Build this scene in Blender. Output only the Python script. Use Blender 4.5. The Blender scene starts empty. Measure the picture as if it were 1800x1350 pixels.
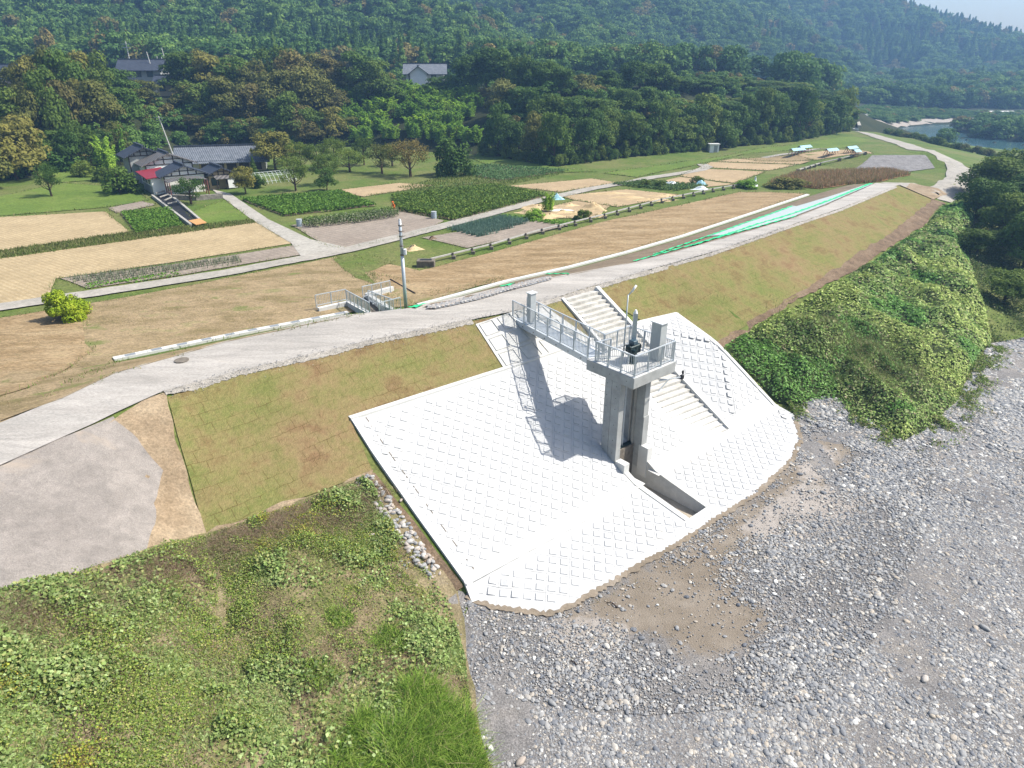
import bpy, bmesh, math, random
import numpy as np
from mathutils import Vector, Matrix, geometry
from mathutils.bvhtree import BVHTree
random.seed(7); RNG=np.random.default_rng(7)
SC=bpy.context.scene; C=SC.collection
# ------------------------------------------------------------------ camera, sky, sun, exposure
F=1170.0; TH=math.radians(25.4); H=20.2
cam=bpy.data.objects.new('camera',bpy.data.cameras.new('camera')); C.objects.link(cam)
cam.location=(0,0,H); cam.rotation_euler=(math.pi/2-TH,0,0)
cam.data.sensor_width=36; cam.data.lens=F/1800*36; cam.data.clip_end=6000; cam.data.clip_start=.5
SC.camera=cam
SUN_EL=math.radians(50); SUN_AZ=math.radians(4)      # azimuth counted from +X towards +Y
W=bpy.data.worlds.new('World'); SC.world=W; W.use_nodes=True
nt=W.node_tree; bg=nt.nodes['Background']; sky=nt.nodes.new('ShaderNodeTexSky'); sky.sky_type='NISHITA'
sky.sun_disc=False; sky.sun_elevation=SUN_EL; sky.sun_rotation=math.pi/2-SUN_AZ; sky.air_density=1.0; sky.dust_density=2.5
nt.links.new(sky.outputs[0],bg.inputs[0]); bg.inputs[1].default_value=.115
sl=bpy.data.lights.new('sun','SUN'); sl.energy=4.8; sl.angle=math.radians(.53); sl.color=(1,.955,.88)
so=bpy.data.objects.new('sun',sl); C.objects.link(so)
sd=Vector((math.cos(SUN_EL)*math.cos(SUN_AZ),math.cos(SUN_EL)*math.sin(SUN_AZ),math.sin(SUN_EL)))
so.rotation_euler=sd.to_track_quat('Z','Y').to_euler(); so.location=(60,0,60)
SC.view_settings.view_transform='Standard'; SC.view_settings.look='None'
SC.view_settings.exposure=.72; SC.view_settings.gamma=1
SC.render.engine='CYCLES'
SC.cycles.max_bounces=5; SC.cycles.diffuse_bounces=2; SC.cycles.glossy_bounces=2; SC.cycles.transmission_bounces=3
SC.cycles.volume_bounces=0; SC.cycles.transparent_max_bounces=6
# ------------------------------------------------------------------ helpers
ct,st=math.cos(TH),math.sin(TH)
def ray(px,py):
    x=(px-900)/F; y=(py-675)/F
    return Vector((x,ct-y*st,-st-y*ct))
def G(px,py,z):
    d=ray(px,py); t=(z-H)/d.z; return Vector((d.x*t,d.y*t,z))
def Pd(px,D,py):
    d=ray(px,py); t=D/d.y; return Vector((d.x*t,D,H+d.z*t))
def Pz(px,D,z): return Vector(((px-900)/F*(D*ct+(H-z)*st),D,z))
def proj(p):
    zc=p[1]*ct+(H-p[2])*st; yc=(H-p[2])*ct-p[1]*st
    return 900+F*p[0]/zc, 675+F*yc/zc
def tag(o,label=None,cat=None,group=None,kind=None):
    if label: o['label']=label
    if cat: o['category']=cat
    if group: o['group']=group
    if kind: o['kind']=kind
    return o
def mesh_obj(name,v,f,mats,parent=None,smooth=False,cols=None,fm=None):
    me=bpy.data.meshes.new(name); 
    if isinstance(f,np.ndarray):
        n=len(f); k=f.shape[1]; me.vertices.add(len(v)); me.vertices.foreach_set('co',np.asarray(v,dtype=np.float32).ravel())
        me.loops.add(n*k); me.loops.foreach_set('vertex_index',f.ravel().astype(np.int32))
        me.polygons.add(n); me.polygons.foreach_set('loop_start',(np.arange(n)*k).astype(np.int32))
        me.update(calc_edges=True)
    else: me.from_pydata([tuple(p) for p in v],[],f)
    if not isinstance(mats,(list,tuple)): mats=[mats]
    for m in mats: me.materials.append(m)
    if fm is not None: me.polygons.foreach_set('material_index',np.asarray(fm,dtype=np.int32))
    if cols is not None:
        a=me.attributes.new('tint','FLOAT_COLOR','POINT'); c4=np.ones((len(v),4),dtype=np.float32); c4[:,:3]=cols; a.data.foreach_set('color',c4.ravel())
    if smooth: me.polygons.foreach_set('use_smooth',np.ones(len(me.polygons),dtype=bool))
    o=bpy.data.objects.new(name,me); C.objects.link(o)
    if parent: o.parent=parent
    return o
def empty(name,loc,label,cat,group=None,rz=0):
    o=bpy.data.objects.new(name,None); C.objects.link(o); o.location=loc; o.rotation_euler=(0,0,rz); o.empty_display_size=.3
    return tag(o,label,cat,group)
class MB:
    def __init__(s): s.v=[]; s.f=[]
    def add(s,v,f):
        n=len(s.v); s.v+= [Vector(p) for p in v]; s.f+=[[i+n for i in q] for q in f]; return s
    def hexa(s,b,t):    # bottom 4, top 4 (ccw)
        return s.add(list(b)+list(t),[[3,2,1,0],[4,5,6,7],[0,1,5,4],[1,2,6,5],[2,3,7,6],[3,0,4,7]])
    def box(s,x0,x1,y0,y1,z0,z1,M=None):
        p=[(x0,y0),(x1,y0),(x1,y1),(x0,y1)]
        v=[Vector((a,b,z0)) for a,b in p]+[Vector((a,b,z1)) for a,b in p]
        if M is not None: v=[M@q for q in v]
        return s.hexa(v[:4],v[4:])
    def bar(s,p,q,w,h=None,up=Vector((0,0,1))):
        p,q=Vector(p),Vector(q); h=h or w; d=(q-p).normalized()
        if abs(d.dot(up))>.97: up=Vector((1,0,0))
        a=d.cross(up).normalized()*w/2; b=a.cross(d).normalized()*h/2
        return s.hexa([p-a-b,p+a-b,p+a+b,p-a+b],[q-a-b,q+a-b,q+a+b,q-a+b])
    def tube(s,pts,r,n=8,r2=None):
        pts=[Vector(p) for p in pts]; N=len(pts); base=len(s.v); r2=r if r2 is None else r2
        for i,p in enumerate(pts):
            d=(pts[min(i+1,N-1)]-pts[max(i-1,0)]).normalized(); up=Vector((0,0,1)) if abs(d.z)<.9 else Vector((1,0,0))
            a=d.cross(up).normalized(); b=a.cross(d); rr=r+(r2-r)*i/(N-1)
            for k in range(n): s.v.append(p+a*math.cos(k*2*math.pi/n)*rr+b*math.sin(k*2*math.pi/n)*rr)
        for i in range(N-1):
            for k in range(n): s.f.append([base+i*n+k,base+i*n+(k+1)%n,base+(i+1)*n+(k+1)%n,base+(i+1)*n+k])
        s.f.append([base+k for k in range(n)][::-1]); s.f.append([base+(N-1)*n+k for k in range(n)]); return s
    def cyl(s,x,y,z0,z1,r,n=16,r2=None): return s.tube([(x,y,z0),(x,y,z1)],r,n,r2)
    def build(s,name,m,parent=None,smooth=False,bevel=0):
        v=s.v
        if parent: 
            Mi=pw(parent).inverted(); v=[Mi@p for p in v]
        me=bpy.data.meshes.new(name); me.from_pydata([tuple(p) for p in v],[],s.f); me.materials.append(m)
        bm=bmesh.new(); bm.from_mesh(me); bmesh.ops.recalc_face_normals(bm,faces=bm.faces)
        if bevel: bmesh.ops.bevel(bm,geom=bm.edges[:],offset=bevel,segments=1,affect='EDGES',clamp_overlap=True)
        bm.to_mesh(me); bm.free()
        if smooth:
            for p in me.polygons: p.use_smooth=True
        o=bpy.data.objects.new(name,me); C.objects.link(o)
        if parent: o.parent=parent
        return o
def pw(o):
    M=Matrix.LocRotScale(o.location,o.rotation_euler,o.scale)
    return pw(o.parent)@M if o.parent else M
def vnoise(x,y,scale=1.,seed=0,octv=1):
    x=np.asarray(x,dtype=float);y=np.asarray(y,dtype=float); out=np.zeros_like(x); amp=1.;tot=0.
    for o in range(octv):
        X=x/scale*(2**o)+seed*17.3+o*5.1; Y=y/scale*(2**o)-seed*9.7+o*3.3
        xi=np.floor(X).astype(np.int64); yi=np.floor(Y).astype(np.int64); fx=X-xi; fy=Y-yi
        fx=fx*fx*(3-2*fx); fy=fy*fy*(3-2*fy)
        def h(a,b):
            n=(a*374761393+b*668265263+seed*1442695)&0x7fffffff; n=((n^(n>>13))*1274126177)&0x7fffffff
            return ((n^(n>>16))&0xffff)/65535.
        v=(h(xi,yi)*(1-fx)+h(xi+1,yi)*fx)*(1-fy)+(h(xi,yi+1)*(1-fx)+h(xi+1,yi+1)*fx)*fy
        out+=v*amp; tot+=amp; amp*=.5
    return out/tot
# ------------------------------------------------------------------ materials
def _mat(name):
    m=bpy.data.materials.new(name); m.use_nodes=True; n=m.node_tree; return m,n,n.nodes['Principled BSDF']
def N(nt,t,**k):
    n=nt.nodes.new(t)
    for a,b in k.items():
        if a in n.inputs: n.inputs[a].default_value=b
        else: setattr(n,a,b)
    return n
def noise(nt,co,scale,detail=6,rough=.6,dist=0):
    n=N(nt,'ShaderNodeTexNoise'); n.inputs['Scale'].default_value=scale; n.inputs['Detail'].default_value=detail; n.inputs['Roughness'].default_value=rough; n.inputs['Distortion'].default_value=dist
    nt.links.new(co,n.inputs['Vector']); return n.outputs['Fac']
def ramp(nt,fac,stops):
    r=N(nt,'ShaderNodeValToRGB'); e=r.color_ramp.elements
    while len(e)<len(stops): e.new(.5)
    for i,(p,c) in enumerate(stops): e[i].position=p; e[i].color=(*c,1)
    nt.links.new(fac,r.inputs[0]); return r.outputs[0]
def mix(nt,fac,a,b,mode='MIX'):
    n=N(nt,'ShaderNodeMix',data_type='RGBA',blend_type=mode)
    if isinstance(fac,(int,float)): n.inputs[0].default_value=fac
    else: nt.links.new(fac,n.inputs[0])
    for s,v in((6,a),(7,b)):
        if isinstance(v,tuple): n.inputs[s].default_value=(*v,1)
        else: nt.links.new(v,n.inputs[s])
    return n.outputs[2]
def coords(nt,rz=0,sc=(1,1,1)):
    t=N(nt,'ShaderNodeNewGeometry'); mp=N(nt,'ShaderNodeMapping'); mp.inputs['Rotation'].default_value=(0,0,rz); mp.inputs['Scale'].default_value=sc
    nt.links.new(t.outputs['Position'],mp.inputs[0]); return mp.outputs[0]
def ground_mat(name,stops,scale=.35,fine=9,finec=.45,bump=.25,rz=0,sc=(1,1,1),rough=.95,rows=None,bd=.05,mid=None,mottle=1.7):
    m,nt,b=_mat(name); co=coords(nt,rz,sc)
    c=ramp(nt,noise(nt,co,scale,8,.65),stops)
    f=noise(nt,co,fine,5,.7)
    g=ramp(nt,f,[(.3,(1-finec,)*3),(.7,(1+finec*.55,)*3)])
    c=mix(nt,1.,c,g,'MULTIPLY'); c=mix(nt,1.,c,ramp(nt,noise(nt,co,mottle,5,.75,.6),[(.3,(.78,.78,.76)),(.7,(1.2,1.18,1.15))]),'MULTIPLY')
    if mid:
        c=mix(nt,ramp(nt,noise(nt,co,mid[0],4,.6,.5),[(mid[1],(0,0,0)),(mid[1]+.1,(1,1,1))]),c,mid[2])
    hgt=f
    if rows:   # tillage rows: direction angle, spacing, strength, colour
        co2=coords(nt,rows[0]); w=N(nt,'ShaderNodeTexWave',bands_direction='X'); w.inputs['Scale'].default_value=.314/rows[1]*1.0; w.inputs['Distortion'].default_value=1.2; w.inputs['Detail'].default_value=3; w.inputs['Detail Scale'].default_value=2.5
        nt.links.new(co2,w.inputs['Vector'])
        fac=ramp(nt,w.outputs['Fac'],[(.25,(rows[2],)*3),(.6,(0,0,0))]); c=mix(nt,fac,c,rows[3])
    bp=N(nt,'ShaderNodeBump'); bp.inputs['Strength'].default_value=bump; bp.inputs['Distance'].default_value=bd
    nt.links.new(hgt,bp.inputs['Height']); nt.links.new(bp.outputs[0],b.inputs['Normal'])
    nt.links.new(c,b.inputs['Base Color']); b.inputs['Roughness'].default_value=rough; b.inputs['Specular IOR Level'].default_value=.15
    return m
def simple(name,col,rough=.6,metal=0,var=.15,scale=6,bump=0,spec=.4):
    m,nt,b=_mat(name); t=N(nt,'ShaderNodeNewGeometry')
    f=noise(nt,t.outputs['Position'],scale,6,.65)
    c=ramp(nt,f,[(.3,tuple(x*(1-var) for x in col)),(.7,tuple(min(1,x*(1+var)) for x in col))])
    nt.links.new(c,b.inputs['Base Color']); b.inputs['Roughness'].default_value=rough; b.inputs['Metallic'].default_value=metal; b.inputs['Specular IOR Level'].default_value=spec
    if bump:
        bp=N(nt,'ShaderNodeBump'); bp.inputs['Strength'].default_value=bump; bp.inputs['Distance'].default_value=.02; nt.links.new(f,bp.inputs['Height']); nt.links.new(bp.outputs[0],b.inputs['Normal'])
    return m
def leaf_mat(name,stops=None,scale=.35,tr=.3,attr=False,randomize=.35):
    if stops and not name.endswith('lime'): k_=1.55 if 'forest' in name else 1.9 if 'bamboo' in name else 1.2 if name=='crown_dark' else 1.15; stops=[(a,tuple(x*k_ for x in c)) for a,c in stops]
    m,nt,b=_mat(name); out=nt.nodes['Material Output']
    if attr:
        a=N(nt,'ShaderNodeAttribute',attribute_name='tint'); c=a.outputs['Color']
    else:
        t=N(nt,'ShaderNodeTexCoord'); c=ramp(nt,noise(nt,t.outputs['Object'],scale,4,.7),stops)
        oi=N(nt,'ShaderNodeObjectInfo'); g=ramp(nt,oi.outputs['Random'],[(0,(1-randomize,1-randomize*.8,1-randomize)),(.5,(1,1,1)),(1,(1+randomize,1+randomize*.6,1+randomize*.2))]); c=mix(nt,1.,c,g,'MULTIPLY')
    nt.links.new(c,b.inputs['Base Color']); b.inputs['Roughness'].default_value=.7; b.inputs['Specular IOR Level'].default_value=.12
    tl=N(nt,'ShaderNodeBsdfTranslucent'); nt.links.new(c,tl.inputs[0]); mx=N(nt,'ShaderNodeMixShader'); mx.inputs[0].default_value=tr
    nt.links.new(b.outputs[0],mx.inputs[1]); nt.links.new(tl.outputs[0],mx.inputs[2]); nt.links.new(mx.outputs[0],out.inputs[0]); return m
M={}
M['meadow']=ground_mat('meadow',[(.25,(.06,.115,.018)),(.45,(.10,.145,.03)),(.6,(.15,.16,.055)),(.75,(.08,.15,.02))],.12,5,.5)
M['lawn']=ground_mat('lawn',[(.3,(.085,.14,.025)),(.55,(.125,.18,.035)),(.75,(.165,.175,.06))],.15,5,.4)
M['forestfloor']=ground_mat('forest_floor',[(.3,(.018,.028,.009)),(.7,(.04,.045,.018))],.1,2,.4)
M['hay']=ground_mat('dry_field',[(.25,(.16,.135,.055)),(.42,(.24,.185,.10)),(.58,(.33,.25,.15)),(.72,(.22,.21,.09))],.35,8,.5,.5,math.radians(-35),(.8,1.5,1),mid=(.45,.60,(.15,.16,.055)))
M['haybrown']=ground_mat('mown_field',[(.25,(.20,.14,.07)),(.45,(.28,.20,.11)),(.62,(.36,.27,.16)),(.8,(.19,.17,.07))],.45,7,.55,.6,math.radians(-42),(.6,1.7,1))
M['stubble']=ground_mat('rice_stubble',[(.3,(.34,.265,.16)),(.6,(.43,.34,.21)),(.8,(.37,.30,.19))],.2,8,.35,.3,rows=(math.radians(-55),.42,.35,(.24,.18,.08)))
M['tansoil']=ground_mat('tan_soil',[(.3,(.33,.245,.15)),(.7,(.42,.32,.20))],.2,6,.25,rows=(math.radians(-48),.7,.3,(.26,.2,.11)))
M['greysoil']=ground_mat('grey_soil',[(.3,(.24,.20,.165)),(.7,(.31,.265,.22))],.3,7,.3,rows=(math.radians(-50),.6,.35,(.18,.15,.12)))
M['darksoil']=ground_mat('dark_soil',[(.3,(.17,.13,.09)),(.7,(.25,.2,.14))],.5,7,.3)
M['farmroad']=ground_mat('farm_road',[(.3,(.27,.255,.225)),(.7,(.38,.355,.315))],.5,6,.2,.1,mid=(.35,.66,(.25,.26,.17)))
M['driveway']=ground_mat('driveway',[(.3,(.29,.275,.245)),(.7,(.39,.37,.33))],.3,4,.18,.1)
M['gravelroad']=ground_mat('gravel_road',[(.3,(.33,.31,.285)),(.7,(.45,.425,.395))],.3,20,.4,.5,math.radians(-41),(.35,1.6,1),mid=(.9,.66,(.36,.32,.27)),bd=.03,mottle=.9)
M['roadedge']=ground_mat('road_shoulder',[(.3,(.27,.25,.22)),(.7,(.40,.375,.34))],1.4,22,.6,.6)
M['greyground']=ground_mat('compacted_gravel',[(.3,(.215,.195,.18)),(.7,(.285,.26,.24))],.35,24,.35,.4,mid=(.35,.6,(.31,.26,.21)))
M['earth']=ground_mat('bare_earth',[(.25,(.18,.13,.08)),(.45,(.27,.205,.135)),(.75,(.36,.29,.20))],.45,10,.4,.6)
M['darkearth']=ground_mat('dark_earth',[(.25,(.10,.07,.045)),(.5,(.17,.12,.08)),(.75,(.25,.19,.13))],.8,9,.5,.9)
M['weedsoil']=ground_mat('weedy_soil',[(.25,(.10,.11,.04)),(.42,(.17,.155,.075)),(.58,(.24,.195,.12)),(.8,(.33,.28,.2))],.6,12,.55,.8)
M['riverbed']=ground_mat('riverbed',[(.3,(.17,.165,.165)),(.55,(.23,.22,.215)),(.75,(.30,.27,.235))],.3,16,.6,1.,mid=(.22,.67,(.27,.24,.19)))
M['mud']=ground_mat('river_mud',[(.3,(.19,.155,.115)),(.55,(.24,.20,.155)),(.8,(.32,.28,.235))],.25,9,.25,.35,mid=(.7,.66,(.13,.12,.05)))
M['siltpale']=ground_mat('pale_silt',[(.3,(.29,.255,.22)),(.7,(.36,.325,.285))],.5,9,.2,.3)
M['concrete']=simple('concrete',(.47,.465,.44),.85,0,.12,3,.15,.2)
M['towerconc']=simple('tower_concrete',(.32,.325,.315),.85,0,.2,1.6,.15,.2)
M['concdark']=simple('weathered_concrete',(.34,.325,.29),.9,0,.2,2.2,.2,.2)
M['concwhite']=simple('pale_concrete',(.55,.545,.52),.8,0,.07,1.5,.1,.2)
M['oldconc']=simple('old_concrete',(.16,.14,.115),.95,0,.35,4,.4,.1)
M['galv']=simple('galvanised_steel',(.52,.555,.58),.45,.35,.1,12)
M['grate']=simple('steel_grating',(.27,.29,.305),.55,.3,.15,30)
M['cabinet']=simple('cabinet_grey',(.40,.42,.42),.5,.1,.05,5)
M['cabinetface']=simple('cabinet_face',(.62,.63,.63),.45,0,.05,5)
M['hoist']=simple('hoist_dark_green',(.012,.028,.03),.4,.2,.3,9)
M['hoistlid']=simple('hoist_lid',(.05,.085,.11),.35,.1,.15,9)
M['black']=simple('black_rubber',(.012,.012,.013),.6)
M['steelpole']=simple('steel_pole',(.42,.46,.49),.42,.4,.08,9)
M['greennet']=simple('green_net',(.02,.55,.22),.7,0,.25,9,.3)
M['whitepaint']=simple('white_paint',(.75,.75,.73),.5,0,.05,4)
M['plaster']=simple('white_plaster',(.74,.73,.70),.8,0,.06,1.5)
M['greywall']=simple('grey_wall',(.30,.31,.30),.8,0,.1,2)
M['tanwall']=simple('tan_wall',(.42,.33,.20),.8,0,.12,2)
M['darkwood']=simple('dark_wood',(.05,.035,.028),.8,0,.3,5)
M['redwood']=simple('red_brown_timber',(.20,.06,.05),.7,0,.2,6)
M['glass']=simple('window_glass',(.05,.07,.085),.12,0,.1,3,0,.8)
M['redroof']=simple('red_sheet_roof',(.22,.02,.03),.5,0,.12,2)
M['wood']=simple('timber_plank',(.48,.25,.09),.8,0,.15,7)
M['straw']=simple('straw',(.50,.38,.22),.95,0,.2,8,.6,.05)
M['bluetarp']=simple('blue_tarp',(.25,.45,.52),.4,0,.15,4)
M['whitesheet']=simple('white_sheet',(.7,.74,.76),.4,0,.1,3)
M['orange']=simple('orange_cloth',(.75,.16,.02),.8,0,.15,20)
M['navy']=simple('dark_trousers',(.04,.045,.06),.9)
M['skin']=simple('skin',(.45,.27,.18),.6)
M['barrel']=simple('grey_drum',(.35,.42,.47),.5,.1,.15,5)
M['pipe']=simple('pale_pipe',(.62,.66,.64),.5,.1,.06,5)
M['trunk']=simple('bark',(.085,.06,.042),.95,0,.35,8,.5,.05)
def tile_mat(name,c,c2,sp=.27):
    m,nt,b=_mat(name); t=N(nt,'ShaderNodeTexCoord'); w=N(nt,'ShaderNodeTexWave',bands_direction='X'); w.inputs['Scale'].default_value=.314/sp
    nt.links.new(t.outputs['Object'],w.inputs['Vector']); base=ramp(nt,noise(nt,t.outputs['Object'],1.5,6,.7),[(.35,c),(.65,c2)])
    g=ramp(nt,w.outputs['Fac'],[(.2,(.55,.55,.55)),(.7,(1.15,1.15,1.15))]); nt.links.new(mix(nt,1.,base,g,'MULTIPLY'),b.inputs['Base Color'])
    bp=N(nt,'ShaderNodeBump'); bp.inputs['Strength'].default_value=.6; bp.inputs['Distance'].default_value=.04; nt.links.new(w.outputs['Fac'],bp.inputs['Height']); nt.links.new(bp.outputs[0],b.inputs['Normal'])
    b.inputs['Roughness'].default_value=.6; return m
M['tile']=tile_mat('grey_roof_tile',(.09,.105,.125),(.17,.185,.21)); M['tiledark']=tile_mat('dark_roof_tile',(.025,.033,.05),(.05,.06,.085)); M['tilebrown']=tile_mat('brown_roof_sheet',(.10,.095,.09),(.15,.14,.135),.5)
def turf_mat():
    m,nt,b=_mat('turf_slope'); co=coords(nt,math.radians(-40.5))
    base=ramp(nt,noise(nt,co,.55,8,.68),[(.27,(.12,.14,.045)),(.42,(.17,.17,.068)),(.53,(.205,.175,.085)),(.64,(.165,.12,.062)),(.78,(.27,.225,.13))])
    big=ramp(nt,noise(nt,co,.12,3,.5),[(.3,(.85,1.0,.75)),(.7,(1.12,1.0,1.1))]); base=mix(nt,1.,base,big,'MULTIPLY')
    streak=coords(nt,math.radians(-40.5),(3,1,1)); f=noise(nt,streak,11,5,.75); base=mix(nt,1.,base,ramp(nt,f,[(.28,(.55,.55,.5)),(.7,(1.28,1.25,1.2))]),'MULTIPLY')
    base=mix(nt,1.,base,ramp(nt,noise(nt,coords(nt,math.radians(-40.5),(2.2,.8,1)),4.5,6,.8,.8),[(.3,(.72,.74,.68)),(.7,(1.28,1.22,1.25))]),'MULTIPLY')
    base=mix(nt,ramp(nt,noise(nt,coords(nt,math.radians(-60),(3,.7,1)),16,4,.8,1.2),[(.6,(0,0,0)),(.72,(.5,.5,.5))]),base,(.38,.31,.18))
    br=N(nt,'ShaderNodeTexBrick'); br.inputs['Scale'].default_value=1; br.inputs['Brick Width'].default_value=.62; br.inputs['Row Height'].default_value=.55; br.inputs['Mortar Size'].default_value=.018; br.inputs['Mortar Smooth'].default_value=.4
    wob=N(nt,'ShaderNodeTexNoise'); wob.inputs['Scale'].default_value=2.5; nt.links.new(co,wob.inputs['Vector']); ad=N(nt,'ShaderNodeMixRGB',blend_type='ADD'); ad.inputs[0].default_value=.16; nt.links.new(co,ad.inputs[1]); nt.links.new(wob.outputs['Color'],ad.inputs[2]); nt.links.new(ad.outputs[0],br.inputs['Vector'])
    mk=ramp(nt,noise(nt,co,.8,4,.7),[(.40,(0,0,0)),(.6,(.75,.75,.75))]); mm=N(nt,'ShaderNodeMath',operation='MULTIPLY'); nt.links.new(br.outputs['Fac'],mm.inputs[0]); nt.links.new(mk,mm.inputs[1])
    base=mix(nt,mm.outputs[0],base,(.085,.055,.02))
    bp=N(nt,'ShaderNodeBump'); bp.inputs['Strength'].default_value=.5; bp.inputs['Distance'].default_value=.05; nt.links.new(f,bp.inputs['Height']); nt.links.new(bp.outputs[0],b.inputs['Normal'])
    nt.links.new(base,b.inputs['Base Color']); b.inputs['Roughness'].default_value=.95; b.inputs['Specular IOR Level'].default_value=.1; return m
M['turf']=turf_mat()
def block_mat():
    m,nt,b=_mat('block_concrete'); co=coords(nt)
    c=ramp(nt,noise(nt,co,1.1,7,.7),[(.3,(.40,.405,.405)),(.55,(.48,.48,.47)),(.8,(.53,.52,.50))])
    st_=ramp(nt,noise(nt,co,.5,5,.7,1.),[(.6,(0,0,0)),(.75,(.35,.35,.35))]); c=mix(nt,st_,c,(.5,.45,.36))
    f=noise(nt,co,40,4,.7); bp=N(nt,'ShaderNodeBump'); bp.inputs['Strength'].default_value=.15; bp.inputs['Distance'].default_value=.01; nt.links.new(f,bp.inputs['Height']); nt.links.new(bp.outputs[0],b.inputs['Normal'])
    nt.links.new(c,b.inputs['Base Color']); b.inputs['Roughness'].default_value=.9; b.inputs['Specular IOR Level'].default_value=.2; return m
M['block']=block_mat()
def stone_mat(name,stops):
    m,nt,b=_mat(name); oi=N(nt,'ShaderNodeObjectInfo'); c=ramp(nt,oi.outputs['Random'],stops); t=N(nt,'ShaderNodeTexCoord')
    c=mix(nt,1.,c,ramp(nt,noise(nt,t.outputs['Object'],2.5,5,.7),[(.3,(.75,.75,.75)),(.7,(1.15,1.15,1.12))]),'MULTIPLY')
    nt.links.new(c,b.inputs['Base Color']); b.inputs['Roughness'].default_value=.75; return m
M['stone']=stone_mat('cobble',[(0,(.12,.13,.15)),(.3,(.20,.205,.215)),(.55,(.27,.27,.27)),(.75,(.32,.31,.295)),(.87,(.36,.31,.25)),(.95,(.46,.45,.42)),(1,(.6,.59,.56))])
M['boulder']=stone_mat('boulder_stone',[(0,(.20,.21,.22)),(.5,(.33,.32,.31)),(.8,(.34,.28,.23)),(1,(.50,.49,.47))])
m,nt_,b_=_mat('river_water'); b_.inputs['Base Color'].default_value=(.045,.105,.12,1); b_.inputs['Roughness'].default_value=.12
co_=coords(nt_,0,(1,1,1)); f_=noise(nt_,co_,.8,4,.6); bp_=N(nt_,'ShaderNodeBump'); bp_.inputs['Strength'].default_value=.25; bp_.inputs['Distance'].default_value=.15; nt_.links.new(f_,bp_.inputs['Height']); nt_.links.new(bp_.outputs[0],b_.inputs['Normal']); M['water']=m
M['leaf']=leaf_mat('weed_leaf',attr=True,tr=.3)
M['crown_dark']=leaf_mat('crown_dark',[(.3,(.045,.09,.018)),(.55,(.07,.125,.025)),(.75,(.10,.16,.035))])
M['crown_mid']=leaf_mat('crown_mid',[(.3,(.07,.12,.022)),(.55,(.11,.16,.03)),(.75,(.16,.20,.04))])
M['crown_olive']=leaf_mat('crown_olive',[(.3,(.10,.115,.028)),(.55,(.15,.155,.04)),(.75,(.20,.185,.05))])
M['crown_rust']=leaf_mat('crown_rust',[(.3,(.10,.11,.03)),(.5,(.145,.13,.042)),(.75,(.185,.15,.058))])
M['crown_bamboo']=leaf_mat('crown_bamboo',[(.3,(.085,.16,.018)),(.55,(.13,.22,.03)),(.75,(.19,.27,.045))])
M['crown_lime']=leaf_mat('crown_lime',[(.3,(.18,.29,.015)),(.55,(.31,.40,.03)),(.75,(.45,.48,.05))],randomize=.05)
M['forest']=leaf_mat('forest_canopy',[(.3,(.04,.09,.022)),(.55,(.07,.13,.03)),(.75,(.11,.165,.038))],randomize=.5)
M['forestrust']=leaf_mat('forest_canopy_rust',[(.3,(.09,.10,.03)),(.7,(.16,.125,.045))],randomize=.3)
# ------------------------------------------------------------------ terrain: one triangulated sheet from survey lines
PTS=[]
def line(L,step=2.0):
    P=[v if isinstance(v,Vector) else G(*v) for v in L]
    for a,b in zip(P,P[1:]):
        n=max(1,int((b.xy-a.xy).length/step))
        for i in range(n): PTS.append(a.lerp(b,i/n))
    PTS.append(P[-1])
crest_l=[Vector((-24.5,8,7)),(0,745,7),(110,700,7),(205,655,7),(400,600,7),(600,556,7),(720,543,7),(885,505,7),(1000,483,7),(1111,462,7),(1189,443,7),(1280,417,7),(1340,400,7),(1400,382,7),(1450,362,7),(1500,340,7),(1540,322,7)]
crest_r=[Vector((-20.5,8,7)),(0,820,7),(110,770,7),(290,688,7),(560,622,7),(760,577,7),(895,550,7),(1000,517,7),(1100,487,7),(1255,443,7),(1380,400,7),(1480,366,7),(1580,325,7)]
line(crest_l,1.2); line(crest_r,1.2)
line([(-400,760,5.6),(0,668,5.6),(200,636,5.5),(420,590,5.4),(620,553,5.3),(735,540,5.15),(890,497,5.1),(1000,472,5.1),(1100,446,5.1),(1200,417,5.1),(1300,384,5.15),(1420,344,5.3),(1500,322,5.3),(1555,308,5.2)],1.5)
toe=[(-120,1060,6.3),(0,1035,6.0),(140,1008,5.2),(270,962,4.2),(360,938,3.5),(520,880,3.5),(655,830,3.52)]; line(toe,1.2)
line([(615,737,5.1),(885,650,5.1),(1130,566,5.05),(1190,552,4.8)],1.0)
line([(615,737,5.1),(655,830,3.52)],.7); line([(655,830,3.52),(815,1025,.75)],.7)
crease=[(815,1025,.75),(1011,920,.75),(1127,849,.75),(1173,822,.75),(1275,764,.75),(1362,712,.75)]; line(crease,1.0)
line([(1190,552,4.8),(1262,604,4.0)],.7); line([(1262,604,4.0),(1362,712,.75)],.7)
apron=[(824,1050,.42),(835,1058,.3),(870,1068,.2),(960,1080,.1),(1000,1068,.1),(1100,1010,.05),(1210,945,.05),(1270,905,.05),(1330,870,.05),(1390,810,.1),(1405,775,.15),(1395,730,.5)]; line(apron,.8)
line([(815,1025,.75),(824,1050,.42)],.4); line([(1362,712,.75),(1395,730,.5)],.4)
rtoe=[(1262,604,4.0),(1330,560,4.15),(1400,522,4.3),(1460,482,4.55),(1500,455,4.7),(1560,415,4.95),(1600,385,5.1),(1640,352,5.3)]; line(rtoe,1.2)
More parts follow.
